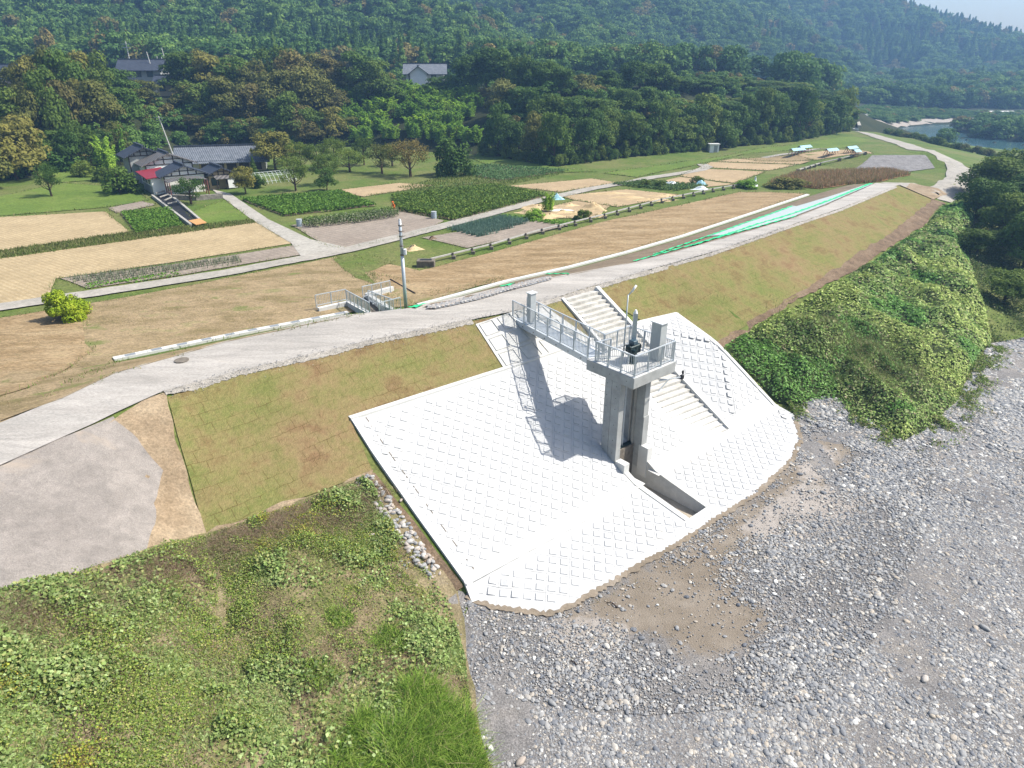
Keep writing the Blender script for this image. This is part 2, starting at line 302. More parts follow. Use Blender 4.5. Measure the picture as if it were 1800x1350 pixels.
for p in [(-500,600,5),(-500,420,5),(0,560,5),(0,380,5),(540,455,5),(300,345,5),(600,300,5),(900,305,5),(1200,290,5),(1500,262,5),(1300,335,5),(745,470,5),(1480,240,5),(1000,400,5),(1250,268,5),(400,420,5),(650,400,5),
          (1440,330,5.1),(1600,320,5.2),(1650,330,5.2),(1690,320,5.2),(1700,298,5.2),(1645,264,5.2),(1555,243,5.1),(1520,234,5.1),(1640,285,5.2),
          (1712,325,4.6),(1722,298,4.4),(1660,258,4.4),(1575,240,4.2),(1540,232,4.2),
          (1300,592,3.4),(1400,545,3.6),(1500,485,4.2),(1600,405,4.8),(1655,365,5.1),
          (1395,740,.3),(1480,765,.05),(1590,782,0),(1680,708,0),(1740,605,0),(1810,590,-.1),(2000,560,-.1),
          (1450,620,2.3),(1600,560,2.3),(1700,450,2.3),(1560,700,.8),(1760,470,1.4),(1850,430,1),(2100,400,.5),(1740,390,2.5),(1800,350,1.5),(1850,300,0),(2100,320,0),
          (860,1350,.1),(1300,1350,-.2),(1800,1350,-.4),(1800,1000,-.4),(1800,640,-.3),(1500,900,-.1),(1420,785,.0),(2500,1350,-.5),(2500,600,-.5),(900,1900,0),(0,1900,2.2),(-700,1900,3),(1800,1900,-.4),(3000,1900,-.5),
          (400,1100,2.3),(700,1000,1.5),(0,1200,4.9),(300,1350,2.5),(0,1350,3.9),(600,1350,1.2),(790,1200,.4),(780,1040,.5),(-200,1250,5.2),(200,900,5.3),(100,930,5.7),(0,930,6.3),
          (480,1020,2.8),(200,1150,3.7)]:
    PTS.append(G(*p))
# mound of gravel beyond the levee end
line([(1503,298,5.1),(1560,300,5.1),(1643,296,5.1)],3); line([(1534,273,6.5),(1627,273,6.5)],3); line([(1530,267,6.4),(1622,267,6.4)],3); line([(1500,259,5.1),(1615,260,5.1)],3)
# river
line([(1515,232,-1),(1550,235,-1),(1600,246,-1),(1700,262,-1),(1800,268,-1),(1950,285,-1),(2300,330,-1)],6)
line([(1510,229,-1),(1570,226,-1),(1610,221.5,-1),(1680,217,-1),(1850,212,-1),(2300,208,-1)],8)
line([(1664,230,-.6),(1700,244,-.6),(1800,253,-.6),(1950,266,-.6),(2300,300,-.6)],6); line([(1664,230,-.6),(1690,219,-.6),(1760,216,-.6),(2000,212,-.6),(2300,214,-.6)],8)
for p in [(1720,232,.6),(1800,238,.6),(1950,245,.6)]: PTS.append(G(*p))
rvw=[G(a,b,-1) for a,b in((1548,231),(1575,228),(1610,223),(1672,218.5),(1664,229),(1700,241),(1800,250),(1950,263),(2200,285),(2200,318),(1950,283),(1800,266),(1700,259),(1600,244),(1552,234))]
for a in np.arange(min(q.x for q in rvw),max(q.x for q in rvw),3.):
    for b in np.arange(min(q.y for q in rvw),max(q.y for q in rvw),3.):
        c_=False
        for i in range(len(rvw)):
            p1,p2=rvw[i],rvw[i-1]
            if (p1.y>b)!=(p2.y>b) and a<(p2.x-p1.x)*(b-p1.y)/(p2.y-p1.y)+p1.x: c_=not c_
        if c_: PTS.append(Vector((a,b,-2.4)))
# far bank with the road
farroad=[Pd(1488,262,203),Pd(1545,300,200.5),Pd(1590,322,195.5),Pd(1700,330,197),Pd(1900,335,197),Pd(2400,335,197)]
line(farroad,6); line([q+Vector((0,4,.6)) for q in farroad],6)
line([Pd(1500,258,219),Pd(1560,285,214),Pd(1620,305,210),Pd(1700,315,208),Pd(1900,322,206),Pd(2400,322,206)],6)
line([Pd(1470,300,192),Pd(1560,335,190),Pd(1700,350,188),Pd(1900,355,186),Pd(2400,355,186)],8)
# foot of the terrace, terrace
foot=[(-500,335,5.3),(0,318,5.3),(120,306,5.3),(240,290,5.3),(330,262,5.3),(500,262,5.3),(620,258,5.3),(830,272,5.3),(980,292,5.3),(1120,275,5.3),(1250,262,5.3),(1400,248,5.3),(1490,230,5.3)]; line(foot,3)
edge=[Pz(-600,118,13),Pz(0,124,13.2),Pz(120,130,13.4),Pz(240,146,14),Pz(330,160,14.5),Pz(500,166,15),Pz(620,168,15.5),Pz(830,168,15.5),Pz(980,152,15.5),Pz(1120,168,16),Pz(1250,186,16),Pz(1400,205,14),Pz(1490,212,9)]; line(edge,5)
line([Pz(-600,190,16),Pz(0,196,16.5),Pz(400,208,17),Pz(800,215,17.5),Pz(1100,222,17.5),Pz(1300,235,18),Pz(1420,245,16)],8)
# hills: A near left, B middle, C far right (px, distance, pixel row of bare ground)
def ridge(L,D,dz=0):
    P=[Pd(px,D if not isinstance(D,dict) else D,py) for px,py in L]; line(P,18)
ridge([(-700,-20),(0,-20),(300,-30),(600,-20),(800,20),(880,48),(960,80),(1100,118),(1200,140),(1300,150)],330)
ridge([(-700,75),(0,78),(400,80),(700,85),(900,105),(1100,125),(1250,140)],255)
line([Pz(-700,500,110),Pz(300,520,120),Pz(700,480,85),Pz(820,430,50)],30)
ridge([(830,60),(900,75),(1000,100),(1100,120),(1200,135),(1300,148),(1400,150)],375)
ridge([(860,30),(1000,50),(1150,80),(1300,115),(1400,130),(1500,150),(1560,172)],430)
ridge([(850,-70),(1000,-50),(1150,-20),(1290,25),(1380,68),(1450,108),(1500,138),(1560,168),(1620,182)],520)
ridge([(1560,178),(1650,165),(1800,155),(2100,140)],400)
ridge([(1350,60),(1450,120),(1560,140),(1650,118),(1800,112),(2100,100)],560)
ridge([(1100,-120),(1300,-90),(1450,-50),(1560,8),(1600,24),(1650,42),(1700,56),(1760,70),(1850,78),(2000,70),(2400,50)],760)
line([Pz(-700,900,60),Pz(800,900,80),Pz(1500,1000,20),Pz(2400,1000,20)],60)
for p in [(-3000,-600,2),(3000,-600,0),(3000,3500,0),(-3000,3500,0),(0,3500,0),(0,-200,1),(-60,0,5.3),(-60,-40,5),(-80,40,5),(40,-40,-.5),(300,0,-1),(-24,-20,6.9),(-20,-20,6.9),(-30,-20,5.4),(-12,-20,3),(-4,-20,1.5),(4,-20,.2),(-30,8,5.5)]: PTS.append(Vector(p))
def tri(P2,edges=(),eps=1e-4):
    r=geometry.delaunay_2d_cdt([Vector(p[:2]) for p in P2],list(edges),[],0,eps,True); return r[0],r[2],r[3]
v2,f2,orig=tri(PTS)
tv=[Vector((v.x,v.y,PTS[o[0]].z if o else 0)) for v,o in zip(v2,orig)]
BV=BVHTree.FromPolygons(tv,f2)
_gr=[]
for _a in np.arange(-420,560,13.):
    for _b in np.arange(222,900,13.):
        r_=BV.ray_cast(Vector((_a,_b,900)),Vector((0,0,-1)))
        if r_[0] and r_[0].z>(17.6 if _b<350 else 9): _gr.append((_a+random.uniform(-3,3),_b+random.uniform(-3,3),r_[0].z))
_n=vnoise([q[0]+q[1]*.35 for q in _gr],[q[1]*.45 for q in _gr],46,71,2); _m=np.array([min(1,max(0,(q[2]-(17.6 if q[1]<350 else 9))/8)) for q in _gr])
for q,a,b in zip(_gr,_n,_m): PTS.append(Vector((q[0],q[1],q[2]+b*(a-.5)*(26 if q[1]<600 else 20))))
v2,f2,orig=tri(PTS); tv=[Vector((v.x,v.y,PTS[o[0]].z if o else 0)) for v,o in zip(v2,orig)]; BV=BVHTree.FromPolygons(tv,f2)
def hz(x,y):
    r=BV.ray_cast(Vector((x,y,900)),Vector((0,0,-1))); return r[0].z if r[0] else 0.
def hn(x,y):
    r=BV.ray_cast(Vector((x,y,900)),Vector((0,0,-1))); return r[0],(r[1] if r[1].z>0 else -r[1])
def P(px,py,off=0):
    d=ray(px,py).normalized(); r=BV.ray_cast(Vector((0,0,H)),d)
    q=r[0].copy() if r[0] else G(px,py,0); q.z+=off; return q
def inside(poly,x,y):
    x=np.asarray(x);y=np.asarray(y); c=np.zeros(x.shape,bool); n=len(poly)
    for i in range(n):
        x1,y1=poly[i][0],poly[i][1]; x2,y2=poly[i-1][0],poly[i-1][1]
        if y1==y2: continue
        c^=((y1>y)!=(y2>y))&(x<(x2-x1)*(y-y1)/(y2-y1)+x1)
    return c
def dens(poly,step,closed=True,rough=0,rs=0):
    out=[]; n=len(poly)
    for i in range(n if closed else n-1):
        a,b=poly[i],poly[(i+1)%n]; k=max(1,int((b.xy-a.xy).length/step))
        for j in range(k): out.append(a.lerp(b,j/k))
    if not closed: out.append(poly[-1])
    if rough:
        for q in out:
            q.x+=(float(vnoise(q.x,q.y,rs or 1.5,3,3))-.5)*2*rough; q.y+=(float(vnoise(q.x+50,q.y,rs or 1.5,4,3))-.5)*2*rough
    return out
FE=[]
def patch(name,poly,mat,off=.03,step=1.5,rough=0,rs=0,holes=(),kind='structure',parent=None,px=True,disp=None,smooth=True,gstep=None):
    P3=[P(*q) if px else Vector(q) for q in poly]
    B=dens(P3,step,True,rough,rs)
    if name.split('_')[-1] in('field','bed','plot','lawn','strip') and kind=='structure' and px: FE.append(B)
    pts=[Vector((q.x,q.y,0)) for q in B]; ed=[(i,(i+1)%len(B)) for i in range(len(B))]
    for h in holes:
        hb=dens([Vector((q[0],q[1],0)) for q in h],step); k=len(pts); pts+=hb; ed+=[(k+i,k+(i+1)%len(hb)) for i in range(len(hb))]
    g=gstep or step*1.3
    xs=np.arange(min(q.x for q in B),max(q.x for q in B),g); ys=np.arange(min(q.y for q in B),max(q.y for q in B),g)
    if len(xs)*len(ys)>0:
        X,Y=np.meshgrid(xs,ys); X=X.ravel();Y=Y.ravel(); k=inside(B,X,Y)
        for h in holes: k&=~inside(h,X,Y)
        pts+=[Vector((a,b,0)) for a,b in zip(X[k],Y[k])]
    vv,ff,_=tri(pts,ed,1e-3)
    cx=np.array([sum(vv[i].x for i in f)/3 for f in ff]); cy=np.array([sum(vv[i].y for i in f)/3 for f in ff])
    k=inside(B,cx,cy)
    for h in holes: k&=~inside(h,cx,cy)
    ff=[f for f,t in zip(ff,k) if t]
    zz=[hz(v.x,v.y)+off for v in vv]
    if disp: zz=[z+disp(v.x,v.y) for z,v in zip(zz,vv)]
    o=mesh_obj(name,[(v.x,v.y,z) for v,z in zip(vv,zz)],ff,mat,parent,smooth)
    if kind: o['kind']=kind
    return o
def ribbon(name,ptsl,w,mat,off,rough=0,kind='structure',step=1.,parent=None,wend=None):
    Q=dens([P(*q) if not isinstance(q,Vector) else q for q in ptsl],step,False); n=len(Q); L=[];R=[]
    for i,q in enumerate(Q):
        d=(Q[min(i+1,n-1)]-Q[max(i-1,0)]); d.z=0; d.normalize(); s=Vector((-d.y,d.x,0)); ww=(w if wend is None else w+(wend-w)*i/(n-1))/2
        L.append(q+s*(ww+(random.random()-.5)*rough)); R.append(q-s*(ww+(random.random()-.5)*rough))
    v=[];f=[]
    for i in range(n):
        for k in range(4):
            p=L[i].lerp(R[i],k/3); v.append((p.x,p.y,hz(p.x,p.y)+off))
    for i in range(n-1):
        for k in range(3): f.append([i*4+k+1,i*4+k,i*4+4+k,i*4+5+k])
    o=mesh_obj(name,v,f,mat,parent,True)
    if kind:o['kind']=kind
    return o
# --- platform frame (u along the levee, v towards the river), origin at the landward-left corner of the platform
ang=math.radians(40.5); U=Vector((math.cos(ang),math.sin(ang),0)); V=Vector((math.sin(ang),-math.cos(ang),0)); O0=Vector((3.82,31.35,0))
def S(u,v,z): return O0+U*u+V*v+Vector((0,0,z-(.28 if z>5 else 0)))
slot=[S(.36,2.0,0),S(1.92,2.0,0),S(1.93,3.6,0),S(2.0,6.74,0),S(.62,6.74,0),S(.44,3.6,0)]
# final terrain with the outlet slot cut out
sb=dens([Vector(q) for q in slot],.4); P2=[p for p in PTS if not inside(slot,p.x,p.y)]; k0=len(P2); P2+=[Vector((q.x,q.y,hz(q.x,q.y))) for q in sb]
v3,f3,o3=tri(P2,[(k0+i,k0+(i+1)%len(sb)) for i in range(len(sb))],1e-3)
f3=[f for f in f3 if not inside(slot,sum(v3[i].x for i in f)/3,sum(v3[i].y for i in f)/3)]
tz=[(v.x,v.y,(hz(v.x,v.y) if not o else P2[o[0]].z)-(.03 if v.y<125 and abs(v.x)<90 else 0)) for v,o in zip(v3,o3)]
_fx=sorted((q.x,q.y) for q in [G(*a) for a in foot]); _fX=[a for a,_ in _fx]; _fY=[b for _,b in _fx]
fm=[1 if (lambda x,y: (y>np.interp(x,_fX,_fY)+1 if x<95 else y>190))(sum(v3[i].x for i in f)/3,sum(v3[i].y for i in f)/3) else 0 for f in f3]
ter=mesh_obj('ground',tz,f3,[M['meadow'],M['forestfloor']],fm=fm); tag(ter,kind='structure')
# ------------------------------------------------------------------ ground cover sheets
K=.004
rb=[(780,1028),(812,1035)]+[(a,b) for a,b,_ in apron[1:]]+[(1392,700),(1462,690),(1530,730),(1590,775),(1680,706),(1742,603),(1830,586),(2300,560),(3000,1000),(2600,1900),(880,1900),(862,1350),(832,1250),(822,1150)]
rb=[(a,b) for a,b in rb]
patch('riverbed',rb,M['riverbed'],.015,1.5,.15)
def sdist(Q,X,Y):
    X=np.asarray(X,float);Y=np.asarray(Y,float); d=np.full(len(X),99.)
    for i in range(len(Q)):
        a=np.array(Q[i][:2]);b=np.array(Q[(i+1)%len(Q)][:2]);e=b-a; t=np.clip(((X-a[0])*e[0]+(Y-a[1])*e[1])/(e@e),0,1); d=np.minimum(d,np.hypot(a[0]+t*e[0]-X,a[1]+t*e[1]-Y))
    return np.where(inside(Q,X,Y),d,-d)
mudp=[P(*q) for q in [(960,1082),(1005,1068),(1100,1012),(1210,947),(1270,907),(1330,872),(1392,812),(1405,778),(1470,760),(1510,800),(1440,870),(1370,930),(1300,1000),(1310,1050),(1380,1090),(1300,1150),(1220,1160),(1140,1120),(1080,1125),(1000,1110)]]
siltp=[[P(*q) for q in L] for L in ([(960,1095),(1040,1085),(1110,1100),(1110,1130),(1060,1160),(990,1150),(940,1125)],[(1395,800),(1440,775),(1475,800),(1455,850),(1405,865)],[(1290,930),(1400,850),(1560,860),(1500,920),(1380,980)])]
bp=[(820,1040),(880,1065),(960,1078),(1100,1005),(1265,900),(1392,805),(1402,760),(1440,715),(1640,760),(1640,900),(1560,1100),(1440,1230),(1150,1260),(900,1230),(830,1130)]
mo=patch('river_sediment',bp,M['riverbed'],.03,.45,.1); mx_=np.empty(len(mo.data.vertices)*3,np.float32); mo.data.vertices.foreach_get('co',mx_); mx_=mx_.reshape(-1,3)
for nm,val in(('mud',np.clip(.5+sdist(mudp,mx_[:,0],mx_[:,1])/3.2,0,1)),('silt',np.clip(.5+np.max([sdist(q,mx_[:,0],mx_[:,1]) for q in siltp],axis=0)/2.4,0,1))):
    at_=mo.data.attributes.new(nm,'FLOAT','POINT'); at_.data.foreach_set('value',val.astype(np.float32))
mm_=M['riverbed'].copy(); mm_.name='river_sediment'; n_=mm_.node_tree; b_=n_.nodes['Principled BSDF']; c_=b_.inputs['Base Color'].links[0].from_socket; co_=coords(n_)
def amask(nm,sc_,amt):
    a=N(n_,'ShaderNodeAttribute',attribute_name=nm); q=N(n_,'ShaderNodeMath',operation='MULTIPLY_ADD'); n_.links.new(noise(n_,co_,sc_,6,.7,.5),q.inputs[0]); q.inputs[1].default_value=amt; n_.links.new(a.outputs['Fac'],q.inputs[2]); h_=N(n_,'ShaderNodeMath',operation='MULTIPLY'); n_.links.new(q.outputs[0],h_.inputs[0]); h_.inputs[1].default_value=.5; return ramp(n_,h_.outputs[0],[((.5+amt/2-.05)/2,(0,0,0)),((.5+amt/2+.14)/2,(1,1,1))])
mudc=ramp(n_,noise(n_,co_,.5,6,.7),[(.3,(.165,.135,.10)),(.55,(.225,.19,.15)),(.8,(.30,.265,.22))]); siltc=ramp(n_,noise(n_,co_,1.5,6,.7),[(.3,(.28,.25,.22)),(.7,(.37,.335,.30))])
c_=mix(n_,amask('mud',.9,1.1),c_,mudc); c_=mix(n_,amask('silt',1.3,.9),c_,siltc); n_.links.new(c_,b_.inputs['Base Color']); mo.data.materials[0]=mm_
patch('weedy_bank',[(-70,1055),(0,1040),(150,1010),(275,965),(360,940),(520,884),(640,838),(657,836),(720,925),(806,1034),(812,1060),(825,1150),(835,1250),(865,1352),(880,1500),(-70,1500)],M['weedsoil'],.07,.8,.25)
patch('gravel_yard',[(-50,850),(0,825),(120,778),(200,740),(235,760),(285,830),(275,900),(262,965),(140,1012),(0,1038),(-50,1050)],M['greyground'],.07,.3,.22,.7)
patch('bare_slope',[(150,775),(200,738),(250,706),(292,690),(305,760),(362,938),(255,972),(240,960),(240,800)],M['earth'],.05,.4,.1,.6)
turfpoly_l=[(292,690),(560,624),(760,579),(880,556),(836,572),(885,650),(615,737),(655,830),(520,880),(362,938)]
patch('bare_slope',[(-50,833),(0,812),(120,766),(200,733),(218,760),(120,797),(0,852),(-50,885)],M['greyground'],.035,.4,.05)
patch('turf_slope',turfpoly_l,M['turf'],.035,1.0,.05)
patch('stone_bed',[(650,832),(659,832),(815,1030),(795,1045),(745,985),(690,915)],M['darkearth'],.05,.4,.1)
ribbon('toe_soil',[(818,1052),(835,1060),(870,1070),(960,1083),(1000,1070),(1100,1012),(1210,947),(1270,907),(1330,871),(1392,811),(1407,776),(1397,732)],.26,M['mud'],.095,.16,step=.12)
patch('toe_soil',[(362,938),(520,880),(655,830),(650,846),(560,885),(450,925),(362,955),(330,950)],M['earth'],.05,.5,.25,.9)
patch('turf_slope',[(980,522),(1100,488),(1255,444),(1380,401),(1480,367),(1578,326),(1640,352),(1600,385),(1560,415),(1500,455),(1460,482),(1400,522),(1330,560),(1262,604),(1190,552),(1130,566),(1045,515),(992,527)],M['turf'],.035,1.5,.05)
patch('turf_slope',[(952,538),(990,527),(1080,585),(1040,600)],M['turf'],.035,.6)
patch('toe_soil',[(1262,602),(1330,558),(1400,520),(1460,480),(1500,453),(1560,413),(1600,383),(1640,351),(1662,358),(1620,400),(1560,440),(1480,490),(1400,535),(1300,590),(1275,615)],M['darkearth'],.07,.6,.3,1)
cl=[G(*q) if not isinstance(q,Vector) else q for q in crest_l]; cr=[G(*q) if not isinstance(q,Vector) else q for q in crest_r]
patch('gravel_road',cl+cr[::-1],M['gravelroad'],.055,1.0,.08,1.5,px=False)
ribbon('road_shoulder',[(290,692),(420,656),(560,626),(660,600),(760,581),(830,565)],.42,M['roadedge'],.065,.10,step=.1)
ribbon('road_shoulder',[(900,552),(1000,522),(1100,491),(1255,447),(1380,403),(1480,369),(1575,329)],.3,M['roadedge'],.065,.08,step=.12)
# fields
patch('hay_field',[(-500,700),(0,560),(240,520),(540,462),(590,452),(650,470),(660,500),(735,536),(620,549),(200,632),(200,645),(0,747),(-200,800)],M['hay'],.03,2,.2)
patch('mown_field',[(620,452),(740,476),(860,445),(1060,390),(1300,338),(1345,338),(1418,341),(1300,381),(1200,413),(1100,442),(1000,468),(890,494),(760,520),(690,505),(650,478)],M['haybrown'],.034,2,.2)
patch('bank_strip',[(0,742),(200,640),(420,596),(620,556),(640,552),(400,602),(205,657),(110,702)],M['hay'],.07,1,.1)
patch('landside_slope',[(742,543),(890,500),(1000,475),(1100,449),(1200,420),(1300,387),(1420,347),(1500,325),(1540,322),(1500,341),(1450,363),(1400,383),(1340,401),(1280,418),(1189,444),(1111,463),(1000,485),(885,507),(760,540)],M['darksoil'],.06,1,.1)
patch('hay_field',[(640,480),(700,490),(760,514),(885,489),(740,534),(700,530),(650,505)],M['hay'],.03,.5,.05)
patch('mown_field',[(-300,640),(0,560),(80,545),(160,560),(150,620),(60,680),(0,700),(-200,760)],M['haybrown'],.045,1.5,.8,3)
patch('grass_strip',[(590,455),(650,448),(690,462),(640,480),(660,500),(620,490),(600,470)],M['meadow'],.045,1,.4)
patch('stubble_field',[(-400,400),(0,382),(185,372),(228,408),(0,441),(-400,490)],M['stubble'],.03,2,.15)
patch('stubble_field',[(-400,520),(0,455),(450,391),(512,428),(300,462),(98,490),(86,520),(0,535),(-400,600)],M['stubble'],.03,2,.15)
patch('vegetable_bed',[(105,490),(300,466),(515,432),(536,447),(300,487),(155,507)],M['greysoil'],.04,1,.1)
patch('vegetable_bed',[(190,366),(250,354),(275,360),(205,375)],M['greysoil'],.04,1,.1)
patch('lawn',[(-300,350),(0,345),(110,322),(235,330),(262,352),(190,364),(0,380),(-300,395)],M['lawn'],.03,2,.4)
patch('lawn',[(100,322),(60,300),(75,262),(110,262),(150,285),(240,310)],M['lawn'],.05,2,.4)
patch('lawn',[(330,375),(395,352),(440,386),(375,398),(345,392)],M['lawn'],.04,1,.2)
patch('crop_bed',[(213,375),(300,367),(322,398),(240,411)],M['darksoil'],.04,1,.2)
patch('grey_field',[(512,396),(700,371),(782,388),(745,408),(612,438),(575,433)],M['greysoil'],.035,1.5,.15)
patch('crop_field',[(425,352),(600,338),(660,362),(500,380)],M['darksoil'],.03,1.5,.2)
patch('crop_field',[(690,347),(870,328),(962,345),(800,388),(700,371)],M['darksoil'],.03,1.5,.2)
patch('crop_field',[(650,343),(860,320),(1000,300),(860,290),(780,300),(880,318)],M['darksoil'],.03,1.5,.2)
patch('tan_field',[(588,335),(700,322),(765,326),(640,346)],M['tansoil'],.035,1.5,.15)
patch('tan_field',[(893,327),(1040,314),(1085,321),(985,338)],M['tansoil'],.035,1.5,.15)
patch('tan_field',[(985,345),(1100,333),(1200,343),(1085,364),(1010,352)],M['tansoil'],.035,1.5,.15)
patch('tan_field',[(742,418),(930,387),(1003,396),(822,436)],M['greysoil'],.035,1.5,.15)
patch('straw_plot',[(920,374),(1010,353),(1070,362),(1045,384),(930,383)],M['tansoil'],.036,1.5,.4)
for q in ([(1195,310),(1225,296),(1345,302),(1290,322)],[(1228,294),(1250,285),(1400,290),(1352,300)],[(1260,284),(1290,279),(1425,283),(1405,289)],[(1400,272),(1510,264),(1535,270),(1430,282)],[(1155,322),(1195,311),(1290,324),(1230,331)]):
    patch('tan_field',q,M['tansoil'],.035,2,.15)
patch('stubble_field',[(1300,278),(1395,272),(1430,281),(1330,284)],M['hay'],.036,2,.2)
patch('green_field',[(1060,305),(1200,285),(1330,262),(1500,240),(1530,247),(1440,262),(1300,272),(1230,288),(1120,312)],M['lawn'],.028,2.5,.4)
patch('green_field',[(840,268),(990,296),(1050,302),(980,303),(850,288),(830,278)],M['lawn'],.05,2,.4)
patch('rust_meadow',[(1350,322),(1400,306),(1480,302),(1560,300),(1600,308),(1545,320),(1440,332)],ground_mat('rust_grass',[(.3,(.22,.13,.05)),(.6,(.32,.19,.09)),(.8,(.2,.17,.06))],.3,5,.5),.05,1.5,.8,3)
patch('gravel_heap',[(1504,298),(1534,273),(1627,273),(1644,296),(1600,302),(1560,300)],ground_mat('heap_gravel',[(.3,(.17,.165,.16)),(.7,(.26,.25,.25))],.8,6,.5,.8),.06,1,.2)
# small roads
FR=[(-400,640),(-100,558),(0,541),(240,505),(400,480),(540,454),(620,438),(760,403),(870,374),(960,350),(1040,332),(1110,320),(1190,306),(1232,299),(1243,294),(1234,289)]
ribbon('farm_road',FR,1.9,M['farmroad'],.075,.12,step=.8)
ribbon('farm_road',[(1340,278),(1390,270),(1470,262)],1.2,M['farmroad'],.07,.1)
patch('driveway',[(372,333),(405,341),(470,385),(545,421),(615,437),(530,453),(512,428),(440,385),(398,353)],M['driveway'],.055,1,.05)
ribbon('dirt_road',[(1578,322),(1615,335),(1650,346),(1675,330),(1690,314),(1692,300),(1670,282),(1635,266),(1590,254),(1555,244),(1530,236),(1512,232)],4.6,M['farmroad'],.09,.3,step=1.5,wend=3.5)
patch('dirt_ramp',[(1580,326),(1600,323),(1665,343),(1640,352)],M['earth'],.12,.8,.2)
ribbon('far_road',farroad[:-1],2.4,M['concwhite'],.3,step=3)
ribbon('gravel_shore',[Pd(1520,262,222),Pd(1570,284,218),Pd(1620,300,215),Pd(1690,312,212.5),Pd(1800,318,211)],7,M['siltpale'],.15,1.5,step=4)
wp=[G(1490,228,-1),G(1500,222,-1),G(1700,208,-1),G(2500,196,-1),G(2800,350,-1),G(1850,275,-1),G(1700,266,-1),G(1600,256,-1),G(1540,244,-1)]
mesh_obj('river',[(p.x,p.y,-1.05) for p in wp],[list(range(len(wp)))],M['water'])['kind']='structure'
# ------------------------------------------------------------------ revetment
RV=empty('block_revetment',S(0,0,0),'white concrete revetment of square-studded blocks covering the river slope','revetment')
def prt(o): return o
revpoly=[(615,737),(885,650),(1130,566),(1190,552),(1262,604),(1362,712)]+[(1395,730)]+[(a,b) for a,b,_ in apron[::-1][1:]]+[(815,1025)]
rp=[P(*q) for q in revpoly]
def setp(o,par): # parent keeping world shape
    o.parent=par; o.matrix_parent_inverse=pw(par).inverted(); return o
slot2=[(q.x,q.y) for q in slot]
fac=patch('facing',[(q.x,q.y,q.z) for q in rp],M['block'],.08,.5,0,0,holes=[slot2],kind=None,px=False,smooth=False); setp(fac,RV)
# studs laid on the diagonal
a1=(U+V).normalized(); a2=(U-V).normalized()
rvp=[(q.x,q.y) for q in rp]; cre=[P(a,b) for a,b,_ in crease]
def segd(p,L):
    m=9
    for a,b in zip(L,L[1:]):
        d=(b-a).xy; t=max(0,min(1,((p-a).xy.dot(d))/d.dot(d))); m=min(m,((a.xy+d*t)-p.xy).length)
    return m
st_q=[P(990,525),P(1045,513),P(1278,757),P(1220,780)]
stp=[(q.x,q.y) for q in st_q]
slotring=[Vector((*q,0)) for q in slot2]; slotring.append(slotring[0]); rring=rp+[rp[0]]
stud=MB(); big=[]; sp=.5
cx0=Vector((4,32,0))
for i in range(-46,47):
    for j in range(-46,47):
        c=cx0+a1*(i*sp)+a2*(j*sp)
        if not inside(rvp,c.x,c.y): continue
        if segd(c,rring)<.42 or segd(c,cre)<.5 or segd(c,slotring)<.45 or inside(slot2,c.x,c.y): continue
        if inside(stp,c.x,c.y) or segd(c,[st_q[1],st_q[2]])<.55 or segd(c,[st_q[0],st_q[3]])<.45: continue
        hit,n=hn(c.x,c.y); t1=(a1-n*a1.dot(n)).normalized(); t2=n.cross(t1); h=hit+Vector((0,0,.08)); r=.17; r2=.155
        if (i*7+j*3)%1==0:
            b=[h+t1*x*r+t2*y*r-n*.01 for x,y in((-1,-1),(1,-1),(1,1),(-1,1))]; t=[h+t1*x*r2+t2*y*r2+n*.03 for x,y in((-1,-1),(1,-1),(1,1),(-1,1))]
            stud.hexa(b,t)
stud.build('studs',M['block'],RV)
# seams between block mats (thin dark grooves set as strips) and edge beams
seam=MB()
def strip(mb,A,B,w,off,thick=.01):
    L=dens([A,B],.5,False)
    for a,b in zip(L,L[1:]):
        a=Vector((a.x,a.y,hz(a.x,a.y)+off)); b=Vector((b.x,b.y,hz(b.x,b.y)+off)); mb.bar(a,b,w,thick)
for i in range(-46,47,2):
    for ax,bx in((a1,a2),(a2,a1)):
        run=None; prev=None
        for s in range(-60,61):
            c=cx0+ax*((i+.5)*sp)+bx*(s*.4); ok=inside(rvp,c.x,c.y) and not inside(slot2,c.x,c.y) and not inside(stp,c.x,c.y) and segd(c,cre)>.3
            if ok and prev is not None: 
                a=Vector((prev.x,prev.y,hz(prev.x,prev.y)+.084)); b=Vector((c.x,c.y,hz(c.x,c.y)+.084)); seam.bar(a,b,.022,.006)
            prev=c if ok else None
seam.build('block_joints',simple('joint_grey',(.40,.40,.39),.95),RV)  # plain grey of the joints between block mats
eb=MB()
def beam(A,B,w,h,off):
    L=dens([A.copy(),B.copy()],.8,False)
    for a,b in zip(L,L[1:]):
        eb.bar(Vector((a.x,a.y,hz(a.x,a.y)+off)),Vector((b.x,b.y,hz(b.x,b.y)+off)),w,h)
inL=(U*.2)
beam(rp[0]+inL*.9,rp[-1]+inL*.9,.34,.30,-.04); beam(rp[1],rp[0],.3,.3,-.04); beam(rp[2],rp[1],.3,.3,-.04)
beam(rp[3],rp[2],.3,.3,-.04); beam(rp[3]-inL*.7,rp[4]-inL*.7,.3,.3,-.05); beam(rp[4]-inL*.7,rp[5]-inL*.7,.3,.3,-.05); beam(rp[-1]+inL*.9,P(835,1058),.34,.34,-.02)
eb.build('edge_beam',M['concwhite'],RV)
cb=MB(); cb2=MB(); _cs=0
